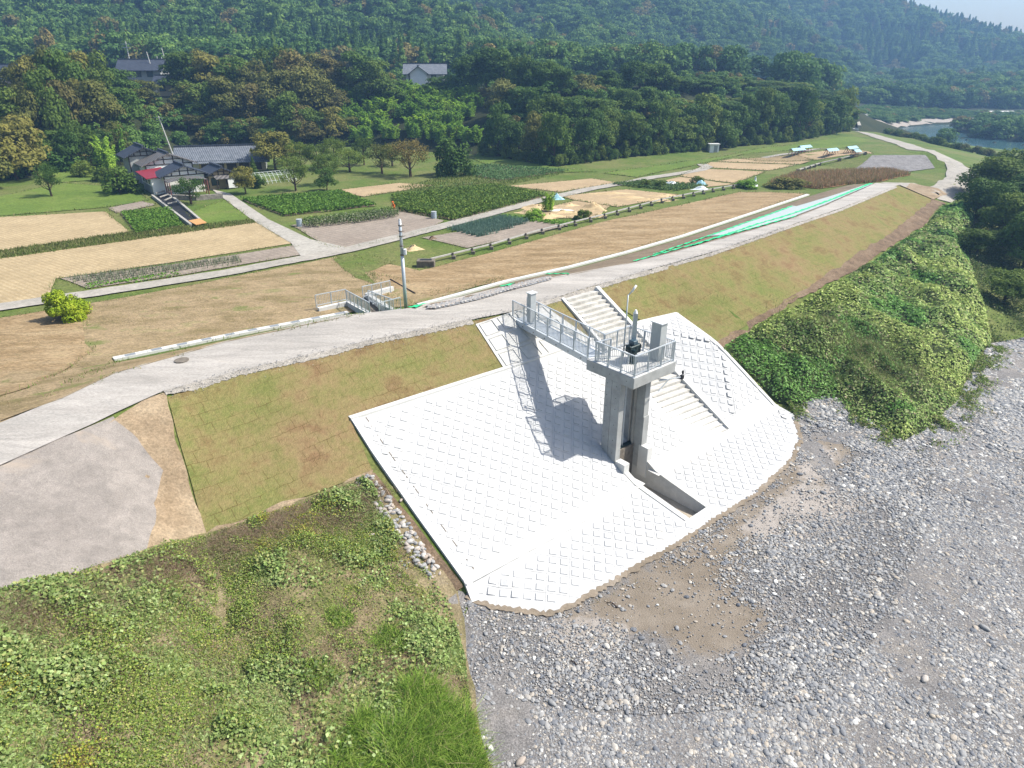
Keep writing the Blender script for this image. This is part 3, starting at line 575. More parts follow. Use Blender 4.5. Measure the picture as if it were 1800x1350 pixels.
for a,b in zip(cre,cre[1:]):
    L=dens([a.copy(),b.copy()],.8,False)
    for p,q in zip(L,L[1:]):
        if inside(slot2,(p.x+q.x)/2,(p.y+q.y)/2): _cs=1; continue
        cbb=cb2 if _cs else cb
        pp=Vector((p.x,p.y,hz(p.x,p.y)+.075)); qq=Vector((q.x,q.y,hz(q.x,q.y)+.075)); cbb.bar(pp+V*-.1,qq+V*-.1,.7,.03)
cb.build('toe_beam',M['concwhite'],RV)
if cb2.v: cb2.build('toe_beam',M['concwhite'],RV)
# weep slots along the left edge
for k in range(9):
    wl=MB()
    t=(k+.5)/9; a=rp[0].lerp(rp[-1],t-.03); b=rp[0].lerp(rp[-1],t+.03); o=U*.72
    a=a+o;b=b+o; wl.bar(Vector((a.x,a.y,hz(a.x,a.y)+.086)),Vector((b.x,b.y,hz(b.x,b.y)+.086)),.04,.012); wl.build('weep_slot',M['oldconc'],RV)
# smooth panelled slope under the footbridge
UP=empty('panel_slope',P(880,600),'smooth pale concrete slope panels under the landward end of the footbridge','revetment')
pq=[P(836,572),P(884,556),P(955,538),P(1044,600),P(1040,600),P(886,650)]
o=patch('slab',[(q.x,q.y,q.z) for q in (pq[0],pq[1],pq[2],pq[3],pq[5])],M['concrete'],.085,.6,kind=None,px=False,smooth=False); setp(o,UP)
fr=MB(); A,B_,Cc,D_=pq[0],pq[2],P(1030,605),pq[5]
def bil(s,t): return A.lerp(B_,s).lerp(D_.lerp(Cc,s),t)
for k in range(4):
    for l in range(3):
        q=[bil((k+.16)/4,(l+.12)/3),bil((k+.84)/4,(l+.12)/3),bil((k+.84)/4,(l+.9)/3),bil((k+.16)/4,(l+.9)/3)]
        for a,b in zip(q,q[1:]+q[:1]): fr.bar(Vector((a.x,a.y,hz(a.x,a.y)+.10)),Vector((b.x,b.y,hz(b.x,b.y)+.10)),.05,.07)
fr.build('panel_rims',M['concrete'],UP)
# ------------------------------------------------------------------ stairs
ST=empty('concrete_stairs',P(1020,520),'long flight of white concrete stairs running down the revetment beside the gate tower','stairs')
nst=31; TL,TR,BR,BL=[q.copy() for q in st_q]
TL.z=TR.z=7.05; BL.z=BR.z=.9
stp_=MB()
for k in range(nst):
    t0,t1=k/nst,(k+1)/nst; z=7.05-(k+1)*(6.15/nst)+.06
    a,b=TL.lerp(BL,t0),TR.lerp(BR,t0); c,d=TR.lerp(BR,t1+.004),TL.lerp(BL,t1+.004)
    lo=z-.75
    stp_.hexa([Vector((q.x,q.y,lo)) for q in (a,b,c,d)],[Vector((q.x,q.y,z)) for q in(a,b,c,d)])
stp_.build('steps',ground_mat('stair_concrete',[(.3,(.40,.385,.35)),(.55,(.50,.49,.46)),(.8,(.56,.55,.52))],.9,7,.2,.2,math.radians(-41),(.5,2.5,1),mid=(2.2,.64,(.30,.26,.19))),ST)
for A_,B2,s in((TL,BL,-1),(TR,BR,1)):
    sw=MB(); n=16; w=U*(.14*s)
    for k in range(n):
        p=A_.lerp(B2,k/n)+w; q=A_.lerp(B2,(k+1)/n)+w; sw.bar(p+Vector((0,0,-.19 if s<0 else -.03)),q+Vector((0,0,-.19 if s<0 else -.03)),.22 if s<0 else .28,.36)
    sw.build('side_wall',M['concwhite'],ST)
# ------------------------------------------------------------------ outlet channel
CH=empty('outlet_channel',S(1.2,4,0),'sunken concrete outlet channel with sloping side walls in front of the gate','channel')
def wallstrip(pts,w,name):
    mb=MB()
    L=[]
    for a,b in zip(pts,pts[1:]): L+=dens([a,b],.5,False)[:-1]
    L.append(pts[-1])
    for a,b in zip(L,L[1:]):
        d=(b-a).normalized(); s=Vector((-d.y,d.x,0))*w
        za,zb=hz(a.x,a.y)+.12,hz(b.x,b.y)+.12
        mb.hexa([Vector((a.x,a.y,-.6)),Vector((b.x,b.y,-.6)),Vector((b.x+s.x,b.y+s.y,-.6)),Vector((a.x+s.x,a.y+s.y,-.6))],[Vector((a.x,a.y,za)),Vector((b.x,b.y,zb)),Vector((b.x+s.x,b.y+s.y,hz(b.x+s.x,b.y+s.y)+.12)),Vector((a.x+s.x,a.y+s.y,hz(a.x+s.x,a.y+s.y)+.12))])
    return mb.build(name,M['concrete'],CH)
sl_=[Vector((q.x,q.y,0)) for q in slot]
wallstrip([sl_[0],sl_[5],sl_[4]],-.32,'wing_wall'); wallstrip([sl_[1],sl_[2],sl_[3]],.36,'wing_wall')
fl=MB(); fl.add([Vector((q.x,q.y,-.28)) for q in slot],[list(range(6))]); fl.build('channel_floor',simple('stained_floor',(.36,.31,.24),.8,0,.25,2),CH)
e=MB(); e.hexa([S(.3,6.64,-.5),S(2.35,6.64,-.5),S(2.35,7.0,-.5),S(.3,7.0,-.5)],[S(.3,6.64,.1),S(2.35,6.64,.1),S(2.35,7.0,.08),S(.3,7.0,.08)]); e.build('end_sill',M['concwhite'],CH)
e=MB(); e.hexa([S(.36,1.6,-.5),S(1.92,1.6,-.5),S(1.92,2.0,-.5),S(.36,2.0,-.5)],[S(.36,1.6,1.9),S(1.92,1.6,1.9),S(1.92,2.0,1.9),S(.36,2.0,1.9)]); e.build('culvert_mouth',M['oldconc'],CH)
# ------------------------------------------------------------------ gate tower
GT=empty('gate_tower',S(1.2,2,1.5),'tall grey concrete sluice gate tower with two piers carrying a railed platform','sluice tower')
def boxS(mb,u0,u1,v0,v1,z0,z1): return mb.hexa([S(u0,v0,z0),S(u1,v0,z0),S(u1,v1,z0),S(u0,v1,z0)],[S(u0,v0,z1),S(u1,v0,z1),S(u1,v1,z1),S(u0,v1,z1)])
boxS(MB(),0,3.27,0,3.15,6.42,7.0).build('platform_slab',M['towerconc'],GT,bevel=.015)
mb=MB(); boxS(mb,.02,3.25,.02,3.13,7.001,7.004); mb.build('deck_surface',M['concwhite'],GT)
mb=MB(); boxS(mb,0.004,.36,1.35,1.79,0.8,6.42); boxS(mb,.03,.36,1.79,1.81,.8,6.42); boxS(mb,0.004,.36,1.81,2.36,.8,6.42); mb.build('pier',M['towerconc'],GT)
mb=MB(); boxS(mb,1.92,2.3,1.1,2.42,0.6,6.42); boxS(mb,1.9,2.33,2.42,2.52,0.6,3.7); mb.hexa([S(1.92,2.42,.6),S(2.3,2.42,.6),S(2.3,2.5,.6),S(1.92,2.5,.6)],[S(1.92,2.42,6.3),S(2.3,2.42,6.3),S(2.3,2.44,6.3),S(1.92,2.44,6.3)]); mb.build('pier',M['towerconc'],GT)
for u in(.02,1.88):
    mb=MB(); boxS(mb,u,u+.42,2.36,2.98,.2,1.72 if u<1 else 2.0); mb.build('pier_footing',M['concwhite'],GT,bevel=.01)
for u in(.37,1.80):
    mb=MB(); boxS(mb,u,u+.11,1.62,1.70,.1,6.4); boxS(mb,u,u+.11,1.86,1.94,.1,6.4); mb.build('guide_rail',M['concdark'],GT)
gl=MB(); boxS(gl,.44,1.86,1.72,1.84,.55,2.0)
for z in(.8,1.2,1.6,1.95): boxS(gl,.46,1.84,1.84,1.93,z-.04,z+.04)
gl.build('gate_leaf',M['hoist'],GT)
gs=MB(); gs.tube([S(1.15,1.8,1.9),S(1.15,1.8,7.6)],.045,10); gs.build('gate_stem',M['steelpole'],GT)
for z in(2.4,3.3,4.2,5.1,6.0):
    mb=MB(); boxS(mb,.0,.004,1.36,2.35,z-.008,z+.008); boxS(mb,.02,.35,2.361,2.364,z-.008,z+.008); mb.build('formwork_line',M['concdark'],GT)
for v in(1.5,2.1):
    for z in(2.1,2.85,3.75,4.65,5.55,6.2): mb=MB(); q=S(-.001,v,z); mb.tube([q,q-U*.006],.022,8); mb.build('tie_hole',M['black'],GT)
for v in(.5,1.6,2.7):
    mb=MB(); q=S(-.001,v,6.72); mb.tube([q,q-U*.006],.022,8); mb.build('tie_hole',M['black'],GT)
# bracket of the water gauge on the right face
wb=MB(); wb.bar(S(2.35,2.9,6.1),S(4.2,2.9,5.75),.05); wb.bar(S(2.35,2.9,5.5),S(3.2,2.9,5.95),.05); wb.bar(S(2.3,2.5,6.1),S(2.9,2.9,6.0),.05); wb.build('gauge_arm',M['galv'],GT)
wb=MB(); boxS(wb,4.2,4.4,2.82,3.0,5.62,5.85); wb.tube([S(4.32,2.92,5.9),S(4.32,2.92,6.1)],.06); wb.build('water_gauge',M['black'],GT,bevel=.03)
def railing(root,pts,h=1.1,ps=.95,bs=.115,bal=.024,post=.08,close_base=0.0,mat=None):
    mat=mat or M['galv']; tr=MB(); bt=MB(); ba=MB(); up=Vector((0,0,1))
    for a,b in zip(pts,pts[1:]):
        a,b=Vector(a),Vector(b)
        tr.bar(a+up*h,b+up*h,.06,.045); bt.bar(a+up*.13,b+up*.13,.045,.04)
        L=(b-a).length; n=max(1,int(L/bs))
        for k in range(1,n): p=a.lerp(b,k/n); ba.bar(p+up*.14,p+up*(h-.02),bal)
    tr.build('top_rail',mat,root); bt.build('bottom_rail',mat,root); ba.build('balusters',mat,root)
    done=[]
    for a,b in zip(pts,pts[1:]):
        a,b=Vector(a),Vector(b); n=max(1,round((b-a).length/ps))
        for k in range(n+1):
            p=a.lerp(b,k/n)
            if any((p-q).length<.05 for q in done): continue
            done.append(p); m=MB(); m.bar(p-up*.05,p+up*(h+.01),post); m.bar(p+up*0,p+up*.02,post*2); m.build('post',mat,root)
i_=.12
PR=empty('platform_railing',S(1.6,1.5,7.0),'galvanised steel railing round the concrete tower platform','railing')
railing(PR,[S(i_,.5,7.0),S(i_,3.15-i_,7.0),S(3.27-i_,3.15-i_,7.0),S(3.27-i_,i_,7.0),S(1.15,i_,7.0)])
GA=empty('platform_gate',S(.12,.1,7),'small railed gate panel at the footbridge end of the tower platform','gate')
railing(GA,[S(.23,.56,7.0),S(.98,.68,7.0)],1.08,.76)
# ------------------------------------------------------------------ footbridge to the levee crest
b0,b1=-9.0,-.02; w0,w1=.12,1.15
dirb=Vector((1,0,0))
FB=empty('footbridge',S(.6,-4,6.9),'narrow steel footbridge with barred railings linking levee road and tower','footbridge')
LA,LB=S(.12,.0,7.02),S(1.15,0,7.02); pa=G(901,559,6.74); d=(pa-LA); d.z=0; Lb=d.length; db=d.normalized(); sb_=Vector((-db.y,db.x,0)); 
if sb_.dot(U)<0: sb_=-sb_
wd=1.03
def BR_(s,t,z): return LA+db*s+sb_*t+Vector((0,0,z))
mb=MB(); mb.hexa([BR_(.0,.0,-.06),BR_(Lb,.0,-.06),BR_(Lb,wd,-.06),BR_(0,wd,-.06)],[BR_(0,0,0),BR_(Lb,0,0),BR_(Lb,wd,0),BR_(0,wd,0)]); mb.build('deck',M['galv'],FB)
for t in(0,wd-.1):
    mb=MB(); mb.hexa([BR_(0,t,-.34),BR_(Lb,t,-.34),BR_(Lb,t+.1,-.34),BR_(0,t+.1,-.34)],[BR_(0,t,-.064),BR_(Lb,t,-.064),BR_(Lb,t+.1,-.064),BR_(0,t+.1,-.064)]); mb.build('girder',M['galv'],FB)
for s in(.0,wd): 
    railing(FB,[BR_(.05,s,0),BR_(Lb-.02,s,0)],1.1,1.1)
for k in range(8): bo=MB(); p=BR_(.6+k*1.1,-.02,-.2); bo.bar(p,p+sb_*.03,.06); bo.build('bolt',M['oldconc'],FB)
ab=MB(); ab.hexa([BR_(Lb-.5,-.2,-1.0),BR_(Lb+.5,-.2,-1.),BR_(Lb+.5,wd+.2,-1.),BR_(Lb-.5,wd+.2,-1.)],[BR_(Lb-.5,-.2,-.35),BR_(Lb+.5,-.2,-.35),BR_(Lb+.5,wd+.2,-.35),BR_(Lb-.5,wd+.2,-.35)]); ab.build('abutment',M['concdark'],FB,bevel=.02)
mb=MB(); p=BR_(Lb+.18,-.05,-.25); mb.bar(p,p+sb_*1.1,.28,.12); mb.build('bearing_flap',M['black'],FB)
# landing control cabinet beside the bridge head
CB=empty('control_cabinet',BR_(Lb-.9,wd+.3,0),'narrow grey control cabinet on the bank at the levee end of the footbridge','cabinet')
p=G(934,566,6.85)
def cabinet(root,p,w,d,h,a,legs=0):
    R=Matrix.Translation(p)@Matrix.Rotation(a,4,'Z')
    m=MB(); m.box(-w/2,w/2,-d/2,d/2,legs,h,R); m.build('cabinet_body',M['cabinet'],root,bevel=.01)
    m=MB(); m.box(-w/2-.05,w/2+.05,-d/2-.06,d/2+.06,h+.002,h+.05,R); m.build('cabinet_roof',M['cabinetface'],root)
    m=MB(); m.box(w/2+.002,w/2+.012,-d/2+.04,d/2-.04,legs+.06,h-.06,R); m.build('cabinet_door',M['cabinetface'],root)
    m=MB(); m.box(w/2+.012,w/2+.035,-d/2+.07,-d/2+.1,legs+h*.45,legs+h*.45+.14,R); m.build('handle',M['black'],root)
cabinet(CB,p,.42,.3,1.75,ang,.02)
CB2=empty('control_cabinet',S(2.72,2.3,7.0),'tall grey control cabinet on the right side of the tower platform','cabinet')
cabinet(CB2,S(2.74,2.3,7.0),.5,.6,2.0,ang,.02)
# ------------------------------------------------------------------ hoist, stem cover, lamp
HO=empty('gate_hoist',S(1.5,1.75,7),'dark green gate hoist machine with handwheel standing on the tower platform','hoist')
hm=MB(); hc=S(1.45,1.8,0)
hm.cyl(hc.x,hc.y,7.0,7.06,.26,20); hm.cyl(hc.x,hc.y,7.06,7.55,.15,20,.12); hm.cyl(hc.x,hc.y,7.5,7.95,.2,20,.24); hm.build('hoist_column',M['hoist'],HO)
RS=Matrix.Translation(hc)@Matrix.Rotation(ang,4,'Z')
m_=MB(); m_.box(-.42,.3,-.2,.2,7.66,8.0,RS); m_.box(.1,.46,-.14,.14,7.5,7.95,RS); m_.build('gear_housing',M['hoist'],HO,bevel=.04)
m_=MB(); m_.tube([RS@Vector((-.36,-.2,7.8)),RS@Vector((-.36,-.46,7.8))],.11,14); m_.build('motor',M['hoist'],HO); m_=MB(); m_.tube([RS@Vector((.3,.1,7.72)),RS@Vector((.62,.1,7.72))],.12,14); m_.build('motor',M['hoist'],HO,smooth=False)
m_=MB(); m_.box(-.22,.14,-.17,.17,8.02,8.24,RS); m_.build('switch_box',M['hoistlid'],HO,bevel=.03)
wv=[];m_=MB(); cw=RS@Vector((-.52,-.05,7.85)); ring=[cw+Matrix.Rotation(ang,3,'Z')@Vector((0,math.cos(t)*.26,math.sin(t)*.26)) for t in np.linspace(0,2*math.pi,19)]; m_.tube(ring,.02,6)
for k in range(0,18,6): m_.bar(cw,ring[k],.025)
m_.bar(cw,RS@Vector((-.36,-.05,7.85)),.05); m_.build('handwheel',M['hoist'],HO); HO.location.z-=.28
SP=empty('stem_cover',S(1.85,1.5,7),'square white steel stem cover post standing behind the gate hoist','post')
m_=MB(); m_.bar(S(1.62,1.62,7.3),S(1.62,1.62,9.55),.2); m_.build('cover_tube',M['steelpole'],SP); m_=MB(); m_.cyl(S(1.62,1.62,0).x,S(1.62,1.62,0).y,9.27,9.44,.11,14,.05); m_.build('cap',M['whitepaint'],SP); m_=MB(); m_.bar(S(1.62,1.62,7.0),S(1.62,1.62,7.3),.14); m_.build('base',M['hoist'],SP)
LP=empty('lamp_post',S(1.35,.9,7),'thin grey lamp post with a bent arm rising above the tower platform','lamp')
lb=S(1.75,.95,7.0)
m_=MB(); m_.tube([lb,lb+Vector((0,0,3.3))],.045,10,.03); m_.build('pole',M['steelpole'],LP,True)
m_=MB(); e1=lb+Vector((0,0,3.3)); m_.tube([e1-Vector((0,0,.05)),e1+Vector((.14,.05,.1)),e1+Vector((.3,.1,.3)),e1+Vector((.36,.12,.42))],.03,8); m_.build('arm',M['galv'],LP,True)
m_=MB(); m_.tube([e1+Vector((.18,.07,.12)),e1+Vector((.4,.14,.45))],.055,8); m_.build('lamp_head',M['whitepaint'],LP,True)
# ------------------------------------------------------------------ utility pole
UPl=empty('utility_pole',G(714,546,6.3),'grey steel utility pole with a small box beside the levee road','utility pole')
pb=G(714,546,6.3); 
m_=MB(); m_.cyl(pb.x,pb.y,pb.z-.3,pb.z+3.6,.115,14,.105); m_.cyl(pb.x,pb.y,pb.z+3.6,pb.z+5.7,.1,14,.08); m_.build('pole',M['steelpole'],UPl,True)
m_=MB(); m_.box(pb.x+.1,pb.x+.27,pb.y-.14,pb.y+.1,pb.z+3.6,pb.z+3.95); m_.build('meter_box',M['cabinetface'],UPl,bevel=.02)
for z in(3.55,4.1,4.7,5.0,5.35):
    m_=MB(); m_.cyl(pb.x,pb.y,pb.z+z,pb.z+z+.06,.125,12); m_.bar((pb.x+.1,pb.y,pb.z+z+.03),(pb.x+.24,pb.y,pb.z+z+.03),.03); m_.build('pole_band',M['oldconc'],UPl)
m_=MB(); m_.cyl(pb.x,pb.y,pb.z+5.7,pb.z+5.76,.09,12,.05); m_.build('cap',M['cabinet'],UPl)
# ------------------------------------------------------------------ roadside drain with grating covers
def drain(label,pts,w,ng,name='side_drain',gw=None):
    Q=[P(*q) for q in pts]; R=empty(name,Q[0],label,'drain')
    L=dens(Q,.8,False); mb=MB()
    for a,b in zip(L,L[1:]):
        mb.bar(Vector((a.x,a.y,hz(a.x,a.y)+.02)),Vector((b.x,b.y,hz(b.x,b.y)+.02)),w,.22)
    mb.build('drain_body',M['concwhite'],R)
    tot=len(L)-1
    for k in range(ng):
        t=(k+.62)/ng*tot; i=int(t); a=L[i].lerp(L[min(i+1,tot)],t-i); d=(L[min(i+1,tot)]-L[i]); d.z=0
        if d.length<1e-4: continue
        d.normalize(); a=Vector((a.x,a.y,hz(a.x,a.y)+.137)); m=MB(); ln=gw or .55
        m.bar(a-d*ln/2,a+d*ln/2,w*.72,.012); m.build('grating',M['grate'],R)
drain('long white roadside drain with grey grating covers in the dry grass',[(200,633),(420,588),(560,561),(612,551)],.42,10)
drain('white roadside drain running beside the dry mown field up the far levee',[(735,538),(890,496),(1000,471),(1100,445),(1200,416),(1300,383),(1420,343)],.4,0,'side_drain')
# white cobble strip and green net
SB=[];
ribbon('pebble_strip',[(760,543),(830,528),(900,508),(960,492)],.75,simple('pale_pebble_bed',(.33,.34,.35),.9,0,.45,14,.8),.12,.1)
def net(label,pts,w,wend):
    Q=dens([P(*q) for q in pts],.5,False); n=len(Q); v=[];f=[]
    for i,q in enumerate(Q):
        d=(Q[min(i+1,n-1)]-Q[max(i-1,0)]); d.z=0; d.normalize(); s=Vector((-d.y,d.x,0)); ww=(w+(wend-w)*i/(n-1))/2*(1+.25*math.sin(i*1.7)+.15*math.sin(i*.6))
        for k in range(5):
            p=q+s*ww*(k/2-1); v.append((p.x,p.y,hz(p.x,p.y)+.13+.04*math.sin(i*2.1+k*1.9)))
    for i in range(n-1):
        for k in range(4): f.append([i*5+k,i*5+k+1,i*5+6+k,i*5+5+k])
    o=mesh_obj('green_net',v,f,M['greennet'],None,True); tag(o,label,'netting'); return o
patch('geotextile_slope',[(1240,417),(1392,363),(1400,364),(1470,343),(1527,324),(1534,325),(1500,339),(1450,361),(1400,380),(1340,398),(1280,415)],simple('pale_geotextile',(.40,.46,.45),.8,0,.08,3),.11,.8,.05)
net('long upper strip of bright green netting on the landward levee slope',[(1150,449),(1230,422),(1300,397),(1392,364)],.25,.5)
net('long middle strip of bright green netting beside the levee road',[(1215,434),(1330,396),(1400,375),(1470,349),(1530,324)],.45,.65)
net('thin lower strip of bright green netting along the road edge',[(1115,461),(1190,440),(1290,412),(1400,381)],.25,.28)
net('small rumpled green net beside the pebble strip far end',[(886,505),(900,501)],.8,.5)
net('small rumpled green net beside the utility pole foot',[(724,543),(744,537)],.6,.6)
net('thin sliver of green netting near the middle of the roadside drain',[(960,484),(1000,485)],.15,.1)
# ------------------------------------------------------------------ drainage inlet with railings left of the pole
IN=empty('drainage_inlet',G(640,540,5.3),'rectangular concrete drainage inlet with pale walls beside the levee road','inlet')
q=[G(572,531,5.35),G(611,529,5.35)]
m_=MB(); ia,ib,ic,id_=G(612,534,5.4),G(652,556,5.6),G(690,548,5.8),G(645,520,5.4)
for a,b in((ia,ib),(id_,ic),(G(560,546,5.35),ia),(id_,G(690,508,5.3))):
    L=dens([a.copy(),b.copy()],.8,False)
    for s,t in zip(L,L[1:]): m_.bar(s-Vector((0,0,.05)),t-Vector((0,0,.05)),.3,.5)
m_.build('headwall',M['concwhite'],IN)
m_=MB(); m_.add([ia+Vector((0,0,-.1)),ib+Vector((0,0,-.25)),ic+Vector((0,0,-.4)),id_+Vector((0,0,-.1))],[[0,1,2,3]]); m_.build('inlet_floor',M['oldconc'],IN)
def grail(label,pp,h=.85,ps=.9):
    R=empty('guard_railing',pp[0],label,'railing','galvanised railings round the drainage inlet'); railing(R,[p+Vector((0,0,.16)) for p in pp],h,ps,.11,.016,.055)
grail('railing at the far left of the drainage inlet, parallel to the road',[G(557,544,5.35),G(610,533,5.4)])
grail('long left side railing of the drainage inlet, running down to the road',[G(611,535,5.4),G(651,558,5.7)],.85,.7)
grail('rear railing of the drainage inlet, furthest from the road',[G(639,528,5.35),G(687,517,5.3)])
grail('right side railing of the drainage inlet behind the long left one',[G(649,535,5.4),G(693,553,5.75)],.85,.7)
grail('short front railing of the drainage inlet at the road edge',[G(668,560,6.2),G(705,550,6.3)])
# fallen cable / slot on the ground
m_=MB(); m_.bar(P(686,492,.08),P(730,517,.08),.07,.05); o=m_.build('dark_timber',M['darkwood']); tag(o,'dark timber lying on the dry ground behind the utility pole','timber')
m_=MB(); c=P(320,636,.1); m_.cyl(c.x,c.y,c.z-.02,c.z+.01,.34,20); o=m_.build('manhole_cover',M['oldconc']); tag(o,'round dark manhole cover set in the gravel levee road','manhole')
# ------------------------------------------------------------------ irrigation flume on concrete blocks
FL=empty('irrigation_flume',P(745,470),'long low concrete flume rail carried on dark blocks across the fields','flume')
flp=[(758,462),(860,437),(950,410),(1060,383),(1160,356),(1250,337),(1320,325)]; Q=dens([P(*q) for q in flp],2.2,False)
m_=MB()
for a,b in zip(Q,Q[1:]): m_.bar(a+Vector((0,0,.36)),b+Vector((0,0,.36)),.22,.1)
m_.build('rail',M['concdark'],FL)
for k,a in enumerate(Q[::1]):
    if k%1==0 and k>0:
        m_=MB(); d=(Q[min(k+1,len(Q)-1)]-Q[max(k-1,0)]).normalized(); m_.bar(a+V*.35+Vector((0,0,-.1)),a+V*.35+Vector((0,0,.26)),.34); m_.bar(a+V*.2+Vector((0,0,.1)),a+V*.2+Vector((0,0,.52)),.09,.2); m_.build('support_block',M['oldconc'],FL,bevel=.02)
m_=MB(); a=P(750,468); m_.box(a.x-.8,a.x+.7,a.y-.4,a.y+.5,a.z-.1,a.z+.55); m_.build('end_block',M['oldconc'],FL,bevel=.03)
m_=MB(); m_.box(a.x-.55,a.x+.45,a.y-.2,a.y+.3,a.z+.552,a.z+.56); m_.build('basin',M['black'],FL)
FL2=empty('irrigation_flume',P(1400,305),'short far stretch of low concrete flume rail near the gravel heap','flume')
Q=dens([P(1402,303),P(1440,291),P(1475,283),P(1520,272)],2.5,False); m_=MB()
for a,b in zip(Q,Q[1:]): m_.bar(a+Vector((0,0,.4)),b+Vector((0,0,.4)),.25,.12)
m_.build('rail',M['concdark'],FL2)
for a in Q: m_=MB(); m_.bar(a,a+Vector((0,0,.5)),.45); m_.build('support_block',M['oldconc'],FL2)
# ------------------------------------------------------------------ houses
def gable(root,fr,w,d,wall,rise,wallm,roofm,over=.5,face='plaster',timber=True,zb=-.4):
    """fr: matrix; ridge runs along local y (0..d), gable fronts face -y and +y; x -w/2..w/2"""
    m=MB(); a=w/2
    m.add([fr@Vector(p) for p in [(-a,0,zb),(a,0,zb),(a,0,wall),(0,0,wall+rise),(-a,0,wall),(-a,d,zb),(a,d,zb),(a,d,wall),(0,d,wall+rise),(-a,d,wall)]],[[0,1,2,3,4],[9,8,7,6,5],[0,5,6,1],[1,6,7,2],[4,9,5,0]])
    m.build('wall',wallm,root)
    k=rise/a; ro=empty_child('roof',root)
    mr=MB(); t=.14; e=over
    for s in(-1,1):
        q=[(0,-e,wall+rise+.03),(s*(a+e),-e,wall-e*k+.03),(s*(a+e),d+e,wall-e*k+.03),(0,d+e,wall+rise+.03)]
        if s>0: q=q[::-1]
        mr.hexa([fr@Vector(p) for p in q],[fr@(Vector(p)+Vector((0,0,t))) for p in q])
    o=mr.build('roof',roofm,root)
    mm=MB(); mm.bar(fr@Vector((0,-e,wall+rise+.24)),fr@Vector((0,d+e,wall+rise+.24)),.3,.26); mm.build('roof_ridge',M['tiledark'],root)
    if timber:
        mt=MB(); y=-.02
        mt.bar(fr@Vector((-a,y,wall-.06)),fr@Vector((a,y,wall-.06)),.12,.12)
        for x in np.linspace(-a*.6,a*.6,4): mt.bar(fr@Vector((x,y,wall)),fr@Vector((x,y,wall+rise*(1-abs(x)/a)-.05)),.1,.1)
        mt.bar(fr@Vector((-a*.52,y,wall+rise*.46)),fr@Vector((a*.52,y,wall+rise*.46)),.1,.1)
        for x in(-a+.06,a-.06): mt.bar(fr@Vector((x,y,0)),fr@Vector((x,y,wall)),.12,.12)
        mt.build('timber_frame',M['darkwood'],root)
def empty_child(n,root): return None
def window(root,fr,x0,x1,z0,z1,y=-.03):
    m=MB(); m.box(x0,x1,y-.03,y+.02,z0,z1,fr); o=m.build('window',M['darkwood'],root)
    m=MB(); m.box(x0+.07,x1-.07,y-.045,y-.031,z0+.07,z1-.07,fr); g=m.build('pane',M['glass'],o)
ha=math.radians(38)
def HF(px,py,z=5.05,a=ha,dz=0):
    p=G(px,py,z); p.z+=dz; return Matrix.Translation(p)@Matrix.Rotation(a,4,'Z')
HS=empty('farmhouse',G(340,335,5.05),'old white-walled farmhouse with several dark tiled gables at the field edge','house')
# main long range: ridge parallel to local x -> rotate the gable frame by 90 degrees
f0=HF(352,318)
main=f0@Matrix.Translation((-2.0,7.2,0))@Matrix.Rotation(math.radians(-90),4,'Z')@Matrix.Translation((0,0,0))
def hipless(root,fr,L,w,wall,rise):
    g=fr@Matrix.Rotation(math.pi/2,4,'Z')  # ridge along +(-x)
    return g
gf=Matrix.Translation(G(322,300,5.05))@Matrix.Rotation(math.radians(16)-math.pi/2,4,'Z')
gable(HS,gf,5.0,13.0,2.0,1.5,M['plaster'],M['tile'],.7)
le=MB(); q=[(2.5,-.6,1.75),(3.9,-.6,1.35),(3.9,13.8,1.35),(2.5,13.8,1.75)]; le.hexa([gf@Vector(p) for p in q],[gf@(Vector(p)+Vector((0,0,.12))) for p in q]); le.build('lower_roof',M['tile'],HS)
wl_=MB(); wl_.box(2.52,3.2,3,13.0,-.4,1.45,gf); wl_.build('tan_wall',M['tanwall'],HS)
wl_=MB()
for k in range(5): wl_.box(3.2,3.24,3.3+k*1.9,3.3+k*1.9+1.5,.2,1.25,gf)
wl_.build('sliding_doors',M['darkwood'],HS)
gable(HS,HF(264,322),4.2,4.5,3.9,1.0,M['greywall'],M['tiledark'],.7); 
gable(HS,HF(305,326,dz=0),6.2,4.5,3.0,1.25,M['plaster'],M['tilebrown'],.6)
r3=HF(330,338); gable(HS,r3,5.2,3.6,2.3,1.05,M['plaster'],M['tiledark'],.6)
window(HS,r3,.9,2.3,.9,1.7)
r4=HF(393,330); gable(HS,r4,3.8,4.0,1.8,.85,M['tanwall'],M['tiledark'],.6)
window(HS,r4,-1.5,-.5,.4,1.4); window(HS,r4,.5,1.6,.4,1.4)
# porch roof with posts
m_=MB(); m_.hexa([r4@Vector(p) for p in((-1.2,-1.5,1.35),(3.0,-1.5,1.35),(3.0,0,1.7),(-1.2,0,1.7))],[r4@Vector(p) for p in((-1.2,-1.5,1.43),(3.0,-1.5,1.43),(3.0,0,1.78),(-1.2,0,1.78))]); m_.build('porch_roof',M['tilebrown'],HS)
for x in(-1.1,.3,1.6,2.9): m_=MB(); m_.bar(r4@Vector((x,-1.4,0)),r4@Vector((x,-1.4,1.38)),.1); m_.build('porch_post',M['darkwood'],HS)
m_=MB(); m_.box(.35,1.5,-1.42,-1.38,.1,1.3,r4); m_.build('porch_screen',M['whitepaint'],HS)
